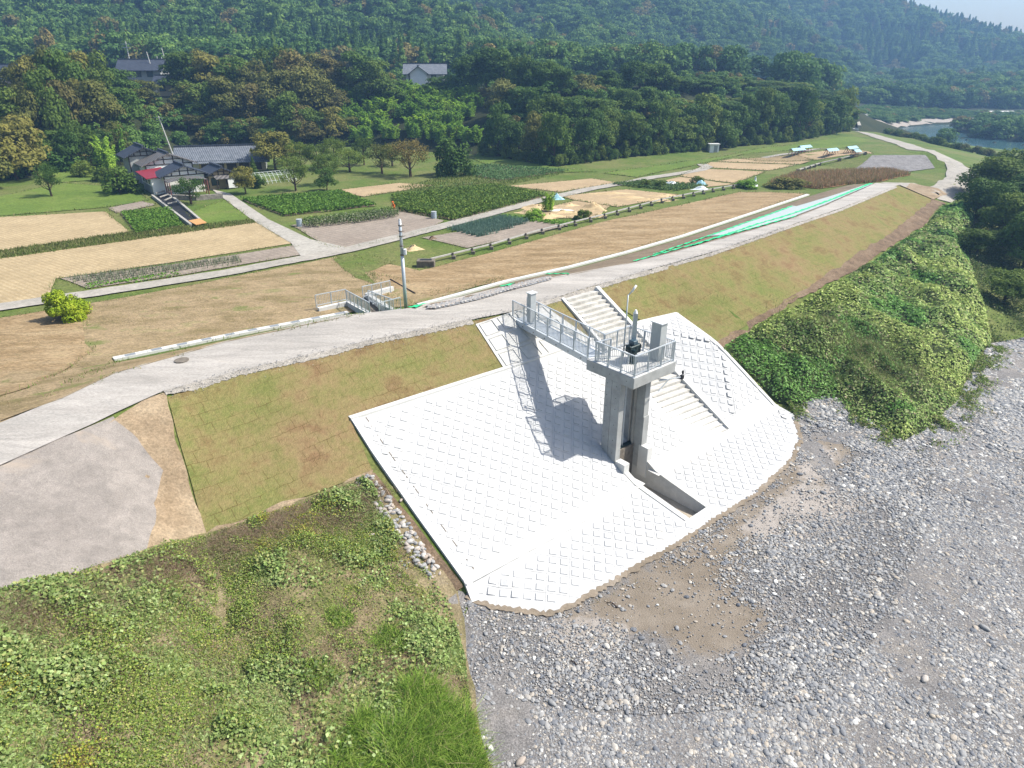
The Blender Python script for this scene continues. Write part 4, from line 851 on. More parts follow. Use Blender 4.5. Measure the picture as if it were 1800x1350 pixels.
# annex with red roof
r5=HF(291,340); m_=MB(); m_.box(-1.4,1.2,0,5.6,-.5,2.0,r5); m_.build('annex_wall',M['plaster'],HS)
m_=MB(); m_.box(-1.43,-1.4,.05,5.5,-.5,1.0,r5); m_.build('annex_plinth',M['greywall'],HS)
m_=MB(); m_.hexa([r5@Vector(p) for p in((-2.0,-.3,2.02),(1.25,-.3,2.25),(1.25,5.9,2.6),(-2.0,5.9,2.3))],[r5@Vector(p) for p in((-2.0,-.3,2.10),(1.25,-.3,2.33),(1.25,5.9,2.68),(-2.0,5.9,2.38))]); m_.build('red_roof',M['redroof'],HS)
for y in(.8,2.6,4.2):
    m_=MB(); m_.box(-1.45,-1.42,y,y+.8,1.2,1.75,r5); o=m_.build('window',M['glass'],HS)
# carport
CP=empty('carport',G(340,345,5),'brown open carport with curved roof in front of the farmhouse','carport')
r6=HF(336,344); m_=MB(); 
for k in range(6):
    x0,x1=-2.4+k*.8,-1.6+k*.8; z0=1.75+.35*math.cos(x0/2.4*1.3);z1=1.75+.35*math.cos(x1/2.4*1.3); m_.hexa([r6@Vector(p) for p in((x0,0,z0),(x1,0,z1),(x1,2.6,z1),(x0,2.6,z0))],[r6@Vector(p) for p in((x0,0,z0+.05),(x1,0,z1+.05),(x1,2.6,z1+.05),(x0,2.6,z0+.05))])
m_.build('carport_roof',M['tilebrown'],CP)
for x in(-2.3,2.3):
    for y in(.1,1.3,2.5): m_=MB(); m_.bar(r6@Vector((x,y,-.2)),r6@Vector((x,y,1.9)),.1); m_.build('carport_post',M['redwood'],CP)
# garden wall, creek, plank bridge
GW=MB(); L=dens([P(305,350),P(345,352),P(392,348)],1.2,False)
for a,b in zip(L,L[1:]): GW.bar(a+Vector((0,0,.2)),b+Vector((0,0,.2)),.4,.75)
o=GW.build('stone_wall',simple('dry_stone',(.22,.2,.17),.95,0,.5,3,.8)); tag(o,'low dry stone garden wall in front of the farmhouse carport','wall')
m_=MB(); c=[P(278,345),P(292,342),P(312,362),P(352,392),P(338,396),P(298,366)]
o=patch('creek',[(272,345),(290,340),(310,356),(352,390),(338,396),(300,368)],M['black'],.05,1,.1)
CR=empty('creek_lining',P(300,365),'straight concrete walls lining the dark creek below the farmhouse','channel')
for pts in([(268,346),(298,369),(336,398)],[(292,341),(312,355),(354,391)]):
    m_=MB(); L=dens([P(*q) for q in pts],1,False)
    for a,b in zip(L,L[1:]): m_.bar(a+Vector((0,0,.1)),b+Vector((0,0,.1)),.25,.4)
    m_.build('side_wall',M['concdark'],CR)
for pp in([(275,345),(290,341)],[(282,352),(297,347)],[(290,358),(303,352)],[(296,364),(312,360)]):
    m_=MB(); m_.bar(P(*pp[0],.4),P(*pp[1],.4),.12); m_.build('cross_beam',M['concdark'],CR)
m_=MB(); m_.hexa([P(*q,.25) for q in((332,393),(352,389),(364,396),(345,400))],[P(*q,.33) for q in((332,393),(352,389),(364,396),(345,400))]); o=m_.build('plank_bridge',M['wood']); tag(o,'small orange plank bridge at the lower end of the dark creek','bridge')
# bare greenhouse frame
GF=empty('greenhouse_frame',P(480,325),'bare white hoop frame of a small greenhouse right of the farmhouse','greenhouse')
ga,gb=P(450,326),P(522,318); gd=(gb-ga); gd.z=0; gn=Vector((-gd.y,gd.x,0)).normalized()*3.2
for k in range(11):
    p=ga.lerp(gb,k/10); m_=MB(); m_.tube([p+gn*t+Vector((0,0,1.5*math.sin(math.pi*t)+.0)) if 0<t<1 else p+gn*t for t in np.linspace(0,1,9)],.03,5); m_.build('hoop',M['pipe'],GF)
m_=MB()
for t,z in((0,.4),(.25,1.06),(.5,1.5),(.75,1.06)): m_.bar(ga+gn*t+Vector((0,0,z)),gb+gn*t+Vector((0,0,z)),.04)
m_.build('purlin',M['pipe'],GF)
patch('bank_earth',[(262,262),(345,262),(350,215),(318,190),(262,205)],M['forestfloor'],.12,1.5,.3)
# other houses on the terrace
def thouse(px,D,w,d,wall,rise,label,roof='tile',wallm='plaster',a=0,two=False,group=None):
    x=(px-900)/F*(D*ct+4*st); z=hz(x,D); R=empty('house',(x,D,z),label,'house',group); fr=Matrix.Translation((x,D,z))@Matrix.Rotation(a,4,'Z')
    g=fr@Matrix.Translation((-w/2,d/2,0))@Matrix.Rotation(-math.pi/2,4,'Z')
    gable(R,g,d,w,wall,rise,M[wallm],M[roof],.8,timber=False)
    fw=fr
    n=max(2,int(w/2.6))
    for k in range(n):
        x0=-w/2+.6+k*(w-1.0)/n
        for zz in((wall-1.7,wall-.5),)+(((.7,2.0),) if two else ()): window(R,fw,x0,x0+1.3,zz[0],zz[1])
    return R,fr
R,fr=thouse(748,185,9.5,6.5,2.9,1.9,'pale house with grey tiled roof standing above the bamboo on the terrace',a=.08)
g2=fr@Matrix.Translation((-1.6,-1.2,0)); gable(R,g2,4.2,5,2.8,1.5,M['plaster'],M['tile'],.6,timber=False)
thouse(252,168,8.5,6,5.0,1.8,'two-storey dark tiled house half hidden between tall trees','tiledark','greywall',.2,True)
thouse(302,160,6.5,5,2.7,1.3,'low dark tiled outbuilding beside the two-storey house','tiledark','tanwall',.1)
thouse(15,150,11,5,2.8,.5,'long flat-roofed white building at the left edge of the terrace','cabinetface' if 0 else 'tilebrown','plaster',-.1)
thouse(10,172,11,6,3.6,1.8,'house with dark blue tiled roof behind the white building','tiledark','plaster',0)
thouse(1035,232,10,6,2.6,1.3,'distant low house with grey roof showing over the dark trees','tile','plaster',.1)
thouse(1190,240,12,6,2.6,1.2,'far right brown-roofed house on the terrace behind the trees','tilebrown','greywall',.0)
thouse(440,190,5,4,2.5,1.2,'tiny white shed glimpsed between two rust coloured trees','tile','plaster',0)
def tpole(px,D,h,label,lean=0,cross=True):
    x=(px-900)/F*(D*ct+4*st); z=hz(x,D); R=empty('utility_pole',(x,D,z),label,'utility pole','concrete poles on the terrace'); m=MB(); m.tube([(x,D,z-.5),(x+lean,D,z+h)],.13,8,.09); m.build('pole',M['concrete'],R)
    if cross:
        for k in(.6,1.3): m=MB(); m.bar((x+lean-1.0,D,z+h-k),(x+lean+1.0,D,z+h-k),.12); m.build('crossarm',M['steelpole'],R)
tpole(238,175,10.5,'antenna-topped pole above the two-storey house roof')
for px,D,h,l in((278,170,8.5,-1.0),(286,185,7,0),(296,180,7,-.3),(303,182,9,-.8)): tpole(px,D,h,'thin pale utility pole among others above the outbuilding roof',l,False)
for px in(1243,1250,1130): tpole(px,235,9,'thin utility pole on the distant terrace',0)
tpole(45,128,7,'white pole leaning in front of the long white building',-1.5,False)
p=P(316,268); x,y=p.x,p.y-3; z=hz(x,y); R=empty('utility_pole',(x,y,z),'leaning white utility pole rising behind the farmhouse roof','utility pole'); m_=MB(); m_.tube([(x,y,z),(x-1.2,y,z+6.8)],.13,8,.09); m_.build('pole',M['concrete'],R); m_=MB(); m_.bar((x-2.0,y,z+6.5),(x-.4,y,z+6.5),.1); m_.bar((x-1.9,y,z+6.1),(x-.5,y,z+6.1),.1); m_.build('crossarm',M['steelpole'],R)
# small shed, drums, tarps, heaps, person
p=P(1255,268); R=empty('white_shed',p,'small white shed at the foot of the wooded slope','shed'); m_=MB(); m_.box(p.x-.9,p.x+.9,p.y,p.y+1.4,p.z-.1,p.z+1.5); m_.build('wall',M['plaster'],R); m_=MB(); m_.box(p.x-1.05,p.x+1.05,p.y-.2,p.y+1.6,p.z+1.504,p.z+1.6); m_.build('roof',M['cabinetface'],R); m_=MB(); m_.box(p.x-.1,p.x+.6,p.y-.03,p.y-.005,p.z,p.z+1.3); m_.build('door',M['greywall'],R)
for px,py,lb_ in((527,398,'grey drum at the left end of the hedge row'),(763,384,'blue-grey drum at the right corner of the grey plot')):
    p=P(px,py); R=empty('drum',p,lb_,'drum'); m_=MB(); m_.cyl(p.x,p.y,p.z,p.z+.75,.3,14); m_.build('drum_body',M['barrel'],R); m_=MB()
    for z in(.25,.5,.74): m_.cyl(p.x,p.y,p.z+z,p.z+z+.03,.315,14)
    m_.build('hoops',M['cabinet'],R)
def heap(name,label,cat,px,py,w,d,h,mat,seed=0,group=None):
    p=P(px,py); n=14; v=[];f=[]; 
    for i in range(n+1):
        r=i/n
        for k in range(20):
            a=k/20*2*math.pi; rr=r*(1+.25*math.sin(a*3+seed)+.12*math.sin(a*7+seed*2)); z=h*(math.cos(r*math.pi)*.5+.5)*(1+.25*math.sin(a*2+r*9+seed))
            v.append((p.x+rr*w*math.cos(a),p.y+rr*d*math.sin(a),p.z-.04+max(0,z)*(1+.15*random.random())))
    for i in range(n):
        for k in range(20): f.append([i*20+k,i*20+(k+1)%20,(i+1)*20+(k+1)%20,(i+1)*20+k][::-1])
    o=mesh_obj(name,v,f,mat,None,True); tag(o,label,cat,group); return o
heap('straw_heap','single pale straw heap on the grass right of the utility pole','straw heap',727,438,.9,.7,.35,M['straw'],1)
for k,(px,py,w,h) in enumerate([(945,366,2.6,.4),(965,381,2.2,.35),(990,374,1.6,.3),(1010,378,1.5,.35),(1042,368,1.9,.7),(1052,380,1.2,.3),(928,374,1.5,.3),(1000,362,1.6,.3)]):
    heap('straw_heap','pale straw heap '+('at the back left of the mulched plot','at the front of the mulched plot left of centre','in front of the pale plastic sheet','right of the front straw heaps','forming the tallest pile at the right of the mulched plot','small, at the front right corner of the mulched plot','at the left edge of the mulched plot','behind the pale plastic sheet')[k],'straw heap',px,py,w,w*.6,h,M['straw'],k)
for k,(px,py,w) in enumerate([(1075,341,4.5),(1105,348,3.5),(1140,352,4.5),(1165,345,3)]):
    heap('straw_windrow','long low straw windrow on the bare tan field','straw heap',px,py,w,.8,.25,M['straw'],k+3,'straw windrows on the tan field')
heap('plastic_sheet','crumpled pale plastic sheet on the mulched plot','plastic sheet',985,370,2.4,1.0,.15,M['whitesheet'],2)
heap('tarp_bundle','blue and white bundle beside the farm road by the mulched plot','tarp',978,350,1.0,.6,.6,M['bluetarp'],2)
heap('tarp_bundle','crumpled bright blue tarp beside the right flume end','tarp',1232,324,1.1,.8,.5,M['bluetarp'],4)
heap('plastic_bundle','white plastic bundle in front of the crumpled blue tarp','plastic sheet',1233,333,1.4,.5,.4,M['whitesheet'],5)
heap('plastic_bundle','white plastic row cover by the vegetable plot along the farm road','plastic sheet',1180,325,1.8,.6,.4,M['whitesheet'],6)
heap('white_bag','white bag standing by the round bush near the flume end','bag',1326,327,.45,.4,1.0,M['whitesheet'],7)
heap('dark_compost','small dark compost mound near the grey soil plot','compost',760,420,.6,.5,.25,M['darkearth'],7)
def rack(px,py,w,label):
    p=P(px,py); R=empty('drying_rack',p,label,'drying rack','blue sheeted racks on the far fields'); m=MB(); c=Vector((.8,.55,0)).normalized(); n=Vector((-c.y,c.x,0))
    for k in range(5):
        a=p+c*(k-2)*w/4; m.bar(a-n*.5,a+Vector((0,0,1.1)),.06); m.bar(a+n*.5,a+Vector((0,0,1.1)),.06)
    m.build('rack_legs',M['redwood'],R); m=MB(); A=p-c*w/2+Vector((0,0,1.2)); B=p+c*w/2+Vector((0,0,1.2))
    m.add([A-n*.6-Vector((0,0,.4)),B-n*.6-Vector((0,0,.4)),B,A,A+n*.6-Vector((0,0,.4)),B+n*.6-Vector((0,0,.4)),A-Vector((0,0,.08)),B-Vector((0,0,.08))],[[0,1,2,3],[3,2,5,4],[0,6,7,1],[6,4,5,7]]); m.build('blue_sheet',M['bluetarp'],R)
rack(1400,272,3.8,'leftmost blue sheeted drying rack in the far tan fields'); rack(1413,267,3.4,'blue sheeted rack just behind the leftmost rack'); rack(1460,273,3.2,'middle blue sheeted drying rack in the far fields'); rack(1495,269,3,'right blue sheeted drying rack near the gravel heap'); rack(1503,275,1.8,'smallest blue sheeted rack beside the gravel heap')
# person in orange, bent over the crop
def person(px,py):
    p=P(px,py); me=bpy.data.meshes.new('body'); J=[(0,0,.62),(0,-.05,.85),(.02,-.16,1.05),(.03,-.25,1.17),(.03,-.3,1.3),  (-.11,.0,.58),(-.13,-.08,.32),(-.12,.03,.05),(-.12,-.09,.03), (.11,.0,.58),(.14,-.1,.32),(.12,.03,.05),(.12,-.09,.03), (-.19,-.17,1.03),(-.25,-.28,.8),(-.16,-.45,.68),(.22,-.17,1.03),(.27,-.3,.8),(.17,-.46,.68)]
    E=[(0,1),(1,2),(2,3),(3,4),(0,5),(5,6),(6,7),(7,8),(0,9),(9,10),(10,11),(11,12),(2,13),(13,14),(14,15),(2,16),(16,17),(17,18)]; r=[.15,.14,.15,.06,.1,.09,.07,.045,.04,.09,.07,.045,.04,.07,.05,.035,.07,.05,.035]
    me.from_pydata(J,E,[]); o=bpy.data.objects.new('person',me); C.objects.link(o); s=o.modifiers.new('s','SKIN'); me.skin_vertices.new() if not me.skin_vertices else 0
    for i,q in enumerate(me.skin_vertices[0].data): q.radius=(r[i],r[i])
    me.skin_vertices[0].data[0].use_root=True; o.modifiers.new('d','SUBSURF').levels=1; o.modifiers['d'].render_levels=2; me.materials.append(M['orange']); o.location=p; o.rotation_euler=(0,0,-.6); o.scale=(1.05,)*3
    tag(o,'person in an orange jacket bending over the crop field edge','person')
    h=bpy.data.meshes.new('head'); bm=bmesh.new(); bmesh.ops.create_uvsphere(bm,u_segments=14,v_segments=10,radius=.11); 
    for v in bm.verts: v.co=Vector((v.co.x*.85,v.co.y,v.co.z*1.12))+Vector((.03,-.33,1.38))
    bm.to_mesh(h); bm.free(); h.materials.append(M['skin']); q=bpy.data.objects.new('head',h); C.objects.link(q); q.parent=o
    m=MB(); m.cyl(.03,-.33,1.43,1.47,.2,16,.12); m.cyl(.03,-.33,1.47,1.54,.12,16,.09); q=bpy.data.objects.new('hat',bpy.data.meshes.new('hat')); q.data.from_pydata([tuple(a) for a in m.v],[],m.f); q.data.materials.append(M['orange']); C.objects.link(q); q.parent=o
person(694,372); bpy.data.objects['person'].scale=(.8,)*3
# crane-like far ramp
R=empty('concrete_ramp',G(1495,228,3),'distant pale concrete ramp descending the far river bank beside the woods','ramp')
q=[Pd(1480,190,229),Pd(1510,190,225),Pd(1503,225,206),Pd(1493,226,203.5)]
m_=MB(); m_.hexa([a-Vector((0,0,1)) for a in q],q); m_.build('ramp_slab',M['concwhite'],R)
for a,b in((0,3),(1,2)): m_=MB(); m_.bar(q[a]+Vector((0,0,.3)),q[b]+Vector((0,0,.3)),.8,.8); m_.build('kerb',M['concdark'],R)
#PART2
# ------------------------------------------------------------------ vegetation generators
def rnd(n,a=0,b=1): return RNG.uniform(a,b,n)
def unit(v): return v/np.maximum(np.linalg.norm(v,axis=1,keepdims=True),1e-9)
def leaves(c,nrm,size,aspect=.6,seed=0,cup=.0):
    """quads centred at c facing nrm"""
    n=len(c); r=RNG.normal(size=(n,3)); t=unit(np.cross(nrm,r)); b=np.cross(nrm,t); s=size[:,None]
    v=np.empty((n,4,3)); v[:,0]=c-t*s; v[:,1]=c-b*s*aspect; v[:,2]=c+t*s; v[:,3]=c+b*s*aspect
    if cup: v[:,0]-=nrm*s*cup; v[:,2]-=nrm*s*cup
    return v.reshape(-1,3),np.arange(n*4).reshape(n,4)
def crown_geo(kind,seed,n=2600,leaf=.42):
    """unit-ish crown: centre at height 0..; radius about 5, height about 9"""
    R=np.random.default_rng(seed); pts=[];nr=[]
    if kind=='broad':
        L=[]; nl=R.integers(20,28)
        for k in range(nl):
            a=R.uniform(0,2*np.pi); h=R.beta(1.5,1.15); rad=4.0*np.sqrt(max(0,1-(h*1.15-.3)**2))*R.uniform(.45,1.0)
            L.append((rad*np.cos(a),rad*np.sin(a),1.4+h*7.2,R.uniform(1.1,2.1)))
        L.append((0,0,8.2,1.6)); L.append((0,0,5,3))
        tot=sum(l[3]**2 for l in L)
        for x,y,z,r in L:
            m=int(n*r*r/tot); d=unit(R.normal(size=(m,3))); d[:,2]=np.where(d[:,2]<-.35,-d[:,2]*.6,d[:,2]); d=unit(d)
            rr=r*R.uniform(.72,1.08,size=(m,1))*(1+.15*np.sin(d[:,:1]*7+x)*np.cos(d[:,1:2]*6+y))
            pts.append(np.array([x,y,z])+d*rr*np.array([1,1,.8])); nr.append(unit(d+R.normal(size=(m,3))*.45+np.array([0,0,.25])))
    elif kind=='bush':
        for k in range(26):
            a=R.uniform(0,2*np.pi); h=R.uniform(.03,.8); rad=4.6*np.sqrt(max(0,1-(h*1.05)**2))*R.uniform(.3,1); r=R.uniform(1.,1.9); m=n//26; d=unit(R.normal(size=(m,3))); rr=r*R.uniform(.7,1.1,size=(m,1))
            q=np.array([rad*np.cos(a),rad*np.sin(a),h*7.5])+d*rr; q[:,2]=np.abs(q[:,2]); pts.append(q); nr.append(unit(d+R.normal(size=(m,3))*.5+np.array([0,0,.3])))
    elif kind=='cone':
        m=n; h=R.uniform(0,1,m)**1.25; rad=(1-h)*3.0+.15; lay=np.sin(h*38)*.18+1; a=R.uniform(0,2*np.pi,m); q=R.uniform(.6,1,m)**.5
        pts.append(np.c_[rad*lay*q*np.cos(a),rad*lay*q*np.sin(a),1+h*12-q*rad*.25]); d=np.c_[np.cos(a),np.sin(a),np.full(m,.5)]; nr.append(unit(d+R.normal(size=(m,3))*.5))
    elif kind=='bamboo':
        for k in range(16):
            a=R.uniform(0,2*np.pi); r0=R.uniform(0,2.6); bx,by=r0*np.cos(a),r0*np.sin(a); H_=R.uniform(7.5,11); la=R.uniform(0,2*np.pi); m=n//16
            t=R.uniform(.12,1,m); sp=.95*np.sin(np.clip((1-t)*2.2+.25,0,np.pi/2)*1.0)*R.uniform(.2,1,m); aa=R.uniform(0,2*np.pi,m)
            dx=t**3*1.6
            pts.append(np.c_[bx+np.cos(la)*dx+sp*np.cos(aa),by+np.sin(la)*dx+sp*np.sin(aa),t*H_-t**4*1.2-sp*.35]); nr.append(unit(np.c_[np.cos(aa),np.sin(aa),np.full(m,.7)]+R.normal(size=(m,3))*.6))
    elif kind=='sparse':
        for k in range(34):
            a=R.uniform(0,2*np.pi); h=R.uniform(.2,1); rad=3.6*np.sqrt(max(0,1-(h-.4)**2))*R.uniform(.3,1); m=n//34
            pts.append(np.array([rad*np.cos(a),rad*np.sin(a),1.8+h*5.5])+R.normal(size=(m,3))*np.array([.55,.55,.35])); nr.append(unit(R.normal(size=(m,3))+np.array([0,0,.6])))
    p=np.concatenate(pts); q=np.concatenate(nr); s=leaf*R.uniform(.55,1.25,len(p))
    return leaves(p,q,s,.62 if kind!='bamboo' else .35,cup=.15)
def mk_mesh(name,v,f,mat):
    o=mesh_obj(name,v,f,mat); C.objects.unlink(o); me=o.data; bpy.data.objects.remove(o); return me
CM={}
for i in range(6): CM['broad%d'%i]=mk_mesh('crown',*crown_geo('broad',i,4200,.30),M['crown_mid'])
for i in range(2): CM['cone%d'%i]=mk_mesh('crown',*crown_geo('cone',20+i,2600,.36),M['crown_dark'])
for i in range(3): CM['bamboo%d'%i]=mk_mesh('crown',*crown_geo('bamboo',30+i,5200,.30),M['crown_bamboo'])
for i in range(3): CM['sparse%d'%i]=mk_mesh('crown',*crown_geo('sparse',40+i,3400,.17),M['crown_olive'])
def trunk_mesh(seed,kind):
    R=random.Random(seed); m=MB()
    if kind=='bamboo':
        for k in range(10): a=R.random()*6.28; r=R.random()*2.4; m.tube([(r*math.cos(a),r*math.sin(a),-.5),(r*math.cos(a)*1.1,r*math.sin(a)*1.1,8)],.06,5,.03)
    else:
        top=9 if kind=='cone' else 5.5; m.tube([(0,0,-.8),(R.uniform(-.15,.15),R.uniform(-.15,.15),top*.4),(R.uniform(-.3,.3),R.uniform(-.3,.3),top)],.32,8,.1)
        if kind!='cone':
            for k in range(9):
                a=R.random()*6.28; z0=R.uniform(1.2,4); l=R.uniform(2,3.6); m.tube([(0,0,z0),(l*.5*math.cos(a),l*.5*math.sin(a),z0+.9),(l*math.cos(a),l*math.sin(a),z0+2.2+R.random())],.11,6,.03)
    me=bpy.data.meshes.new('trunk'); me.from_pydata([tuple(p) for p in m.v],[],m.f); me.materials.append(M['trunk']); return me
for i in range(3): CM['bush%d'%i]=mk_mesh('crown',*crown_geo('bush',60+i,2600,.40),M['crown_mid'])
TM={k:trunk_mesh(i,k) for i,k in enumerate(('broad','cone','bamboo','sparse','bush'))}
def tree(x,y,kind,height,width,mat,label,group=None,name='tree',z=None,cat='tree'):
    z=hz(x,y) if z is None else z
    base={'broad':9.6,'cone':13,'bamboo':9.5,'sparse':8.0,'bush':8.5}[kind]; br={'broad':5.0,'cone':3.0,'bamboo':3.6,'sparse':4.2,'bush':5.6}[kind]
    R=empty(name,(x,y,z),label,cat,group,random.uniform(0,6.28)); R.scale=(width/br,width/br,height/base)
    n=sum(k.startswith(kind) for k in CM); cme=CM['%s%d'%(kind,random.randrange(n))]
    c=bpy.data.objects.new('crown',cme); C.objects.link(c); c.parent=R; c.material_slots[0].link='OBJECT'; c.material_slots[0].material=M[mat]
    t=bpy.data.objects.new('trunk',TM[kind]); C.objects.link(t); t.parent=R
    return R
def interp(T,x): 
    xs=[a for a,_ in T]; ys=[b for _,b in T]; return float(np.interp(x,xs,ys))
skyl=[(-100,150),(0,165),(50,95),(100,74),(160,82),(220,105),(262,150),(300,150),(315,100),(350,82),(430,90),(462,112),(485,85),(520,74),(570,86),(605,108),(640,84),(690,112),(700,150),(775,150),(790,112),(830,77),(900,86),(960,100),(1000,116),(1050,126),(1090,102),(1150,106),(1200,132),(1250,132),(1300,137),(1400,150),(1490,185)]
ft=[(proj(G(*q))[0],G(*q).y) for q in foot]; et=[(proj(q)[0],q.y) for q in edge]
def matfor(px):
    r=random.random()
    if px<470: return ('crown_olive','crown_rust','crown_mid','crown_dark')[0 if r<.42 else 1 if r<.53 else 2 if r<.82 else 3]
    if px>770: return 'crown_dark' if r<.68 else 'crown_mid' if r<.9 else 'crown_olive'  # larger share of dark crowns puts this slope's shade into the leaf colour
    if px<620: return 'crown_mid' if r<.5 else 'crown_olive' if r<.85 else 'crown_rust'
    return 'crown_dark' if r<.55 else 'crown_mid' if r<.85 else 'crown_olive'
desc={'crown_olive':'olive green','crown_rust':'rust tinged','crown_mid':'mid green','crown_dark':'dark green'}
def place_px(px,D,top,kind='broad',mat=None,wpx=None,label=None,group=None,minh=3):
    x=(px-900)/F*(D*ct+8*st); z=hz(x,D); x=(px-900)/F*(D*ct+(H-z)*st); z=hz(x,D); tz_=Pd(px,D,top).z; h=max(minh,tz_-z); w=(wpx/F*(D*ct) if wpx else h*.42)
    mat=mat or matfor(px)
    if not label:
        zn='at the far left' if px<100 else 'left of the two-storey house' if px<240 else 'behind the farmhouse' if px<400 else 'just right of the farmhouse roof' if px<500 else 'left of the bamboo grove' if px<610 else 'around the bamboo grove' if px<780 else 'right of the pale house' if px<900 else 'above the green fields' if px<1050 else 'left of the white shed' if px<1230 else 'right of the white shed' if px<1380 else 'next to the far ramp'
        De_=interp(et,px); Df_=interp(ft,px); t_=(D-Df_)/max(1,De_-Df_); rw='in the top row' if t_>.75 else 'half way up the slope' if t_>.3 else 'at the foot of the slope'
        sz='very tall' if h>13 else 'tall' if h>9 else 'medium' if h>6 else 'small'
        label='%s %s tree %s %s'%(sz,desc.get(mat,'green'),rw,zn); group=group or label.replace(' tree ',' trees ')
    return tree(x,D,kind,h,w,mat,label or 'tall %s broadleaf tree in the woods on the terrace slope'%desc.get(mat,'green'),group or 'broadleaf trees covering the terrace slope, %s'%desc.get(mat,'green'))
px=-130
while px<1500:
    Df,De=interp(ft,px),interp(et,px)
    gap=(258<px<312) or (700<px<782)
    top=interp(skyl,px)
    if not gap: place_px(px+random.uniform(-6,6),De-random.uniform(0,5),top+random.uniform(-2,16),wpx=random.uniform(34,48) if px<700 else random.uniform(28,40))
    if not(225<px<330 or 585<px<850): place_px(px+random.uniform(-8,8),Df*.5+De*.5+random.uniform(-3,3),top+random.uniform(38,62),wpx=random.uniform(32,46))
    if not(225<px<480 or 590<px<850 ): 
        b=proj((0,Df,5.3))[1]; hpx=random.uniform(62,100) if px>480 else random.uniform(60,100)
        place_px(px+random.uniform(-8,8),Df+random.uniform(1,4),b-hpx,wpx=random.uniform(26,38))
    px+=random.uniform(25,33) if px<1100 else random.uniform(19,25)
# understory along the foot
for px in range(850,1500,13):
    Df=interp(ft,px); place_px(px+random.uniform(-5,5),Df+random.uniform(-.5,1.0),proj((0,Df,5.3))[1]-random.uniform(18,38),kind='bush',wpx=random.uniform(11,19),minh=1.5,label='low dark shrub at the slope foot '+('below the tallest dark trees' if px<960 else 'above the bright green meadow' if px<1080 else 'left of the white shed' if px<1240 else 'just right of the white shed' if px<1340 else 'above the blue racks' if px<1430 else 'near the far ramp'),group='slope foot shrubs '+('A' if px<960 else 'B' if px<1080 else 'C' if px<1240 else 'D' if px<1340 else 'E' if px<1430 else 'F'),mat=random.choice(['crown_dark','crown_mid','crown_mid']))
for px in range(330,620,17):
    Df=interp(ft,px); place_px(px+random.uniform(-5,5),Df+random.uniform(1,6),proj((0,Df,5.3))[1]-random.uniform(30,60),wpx=random.uniform(18,30),mat=random.choice(['crown_rust','crown_olive','crown_dark']))
# bamboo grove
for k in range(80):
    px=random.uniform(598,838); t=random.random(); Df,De=interp(ft,px),interp(et,px); D=Df+(De-Df)*t*.9+2
    top=150+(1-t)*75+random.uniform(-8,10)+max(0,(px-760))*.5
    place_px(px,D,top,'bamboo','crown_bamboo',random.uniform(19,27),'feathery bright green bamboo clump %s the grove, %s side'%('at the front of' if t<.33 else 'in the middle of' if t<.66 else 'at the back of','left' if px<680 else 'middle' if px<760 else 'right'),'bamboo clumps %s %s'%('front' if t<.33 else 'middle' if t<.66 else 'back','left' if px<680 else 'centre' if px<760 else 'right'))
for px,D,top in((70,118,225),(150,115,215),(215,118,215),(190,112,240)):
    place_px(px,D,top,'bamboo','crown_bamboo',26,'feathery bamboo clump left of the farmhouse','bamboo clumps left of the farmhouse')
# big single trees
def at(px,py,kind,h,w,mat,label,group=None,name='tree',cat='tree'):
    p=P(px,py); return tree(p.x,p.y,kind,h,w,mat,label,group,name,cat=cat)
at(797,308,'bush',6.2,3.6,'crown_dark','round dark tree with its shadow standing alone by the orchard','',cat='tree')
for o in[o_ for o_ in bpy.data.objects if o_.get('group')=='']: del o['group']
at(722,310,'sparse',5.6,3.4,'crown_rust','thin half-bare orchard tree with a brownish crown left of the round dark tree')
at(672,305,'sparse',4.6,2.8,'crown_olive','pale green orchard tree at the edge of the mown orchard grass')
for px,py in((560,300),(590,295),(615,302),(640,290),(530,300),(505,292),(575,325),(520,335),(690,292)): at(px,py,'sparse',random.uniform(3.5,5),random.uniform(2,2.8),'crown_mid','low leafy orchard tree '+{560:'near the middle of the orchard',590:'at the back of the orchard, left of centre',615:'directly left of the pale green orchard tree',640:'furthest back in the orchard, nearest the bamboo',530:'behind the greenhouse frame',505:'closest to the farmhouse gable end',575:'in front of the orchard by the crop field',520:'beside the near end of the greenhouse frame',690:'behind the half-bare orchard tree'}[px])
at(30,315,'broad',8,4.6,'crown_olive','wide olive tree at the left edge of the lawn'); at(-20,330,'broad',9,4.5,'crown_olive','olive tree cut by the left edge of the photo'); at(45,300,'broad',7.5,4,'crown_olive','olive tree behind the wide one at the lawn edge')
at(91,345,'sparse',4.2,1.8,'crown_dark','small dark tree standing on the lawn with a clear trunk'); at(212,340,'bush',4.0,2.9,'crown_dark','rounded dark tree on the lawn left of the farmhouse')
at(150,310,'bush',2.6,2.0,'crown_mid','grey-green bush at the back of the lawn'); at(180,318,'bush',2.2,1.6,'crown_mid','low bush right of the grey-green bush'); 
at(336,358,'sparse',3.2,2.2,'crown_dark','cloud-pruned garden pine beside the carport',name='pine_tree'); at(432,340,'broad',3.6,1.8,'crown_olive','yellow-green garden tree beside the driveway')
at(455,330,'bush',2.0,1.3,'crown_dark','dark garden shrub in front of the greenhouse frame',cat='shrub'); at(447,305,'cone',2.6,.7,'crown_dark','clipped conical evergreen at the farmhouse corner'); at(575,335,'broad',3.0,1.6,'crown_dark','dark garden tree near the crop field corner')
at(485,300,'broad',6,3.6,'crown_olive','dusky tree right behind the farmhouse gable end'); at(963,372,'bamboo',2.2,1.0,'crown_bamboo','upright green clump beside the mulched plot',cat='shrub'); at(940,385,'bush',1.3,1.2,'crown_bamboo','low green clump at the corner of the mulched plot',cat='shrub')
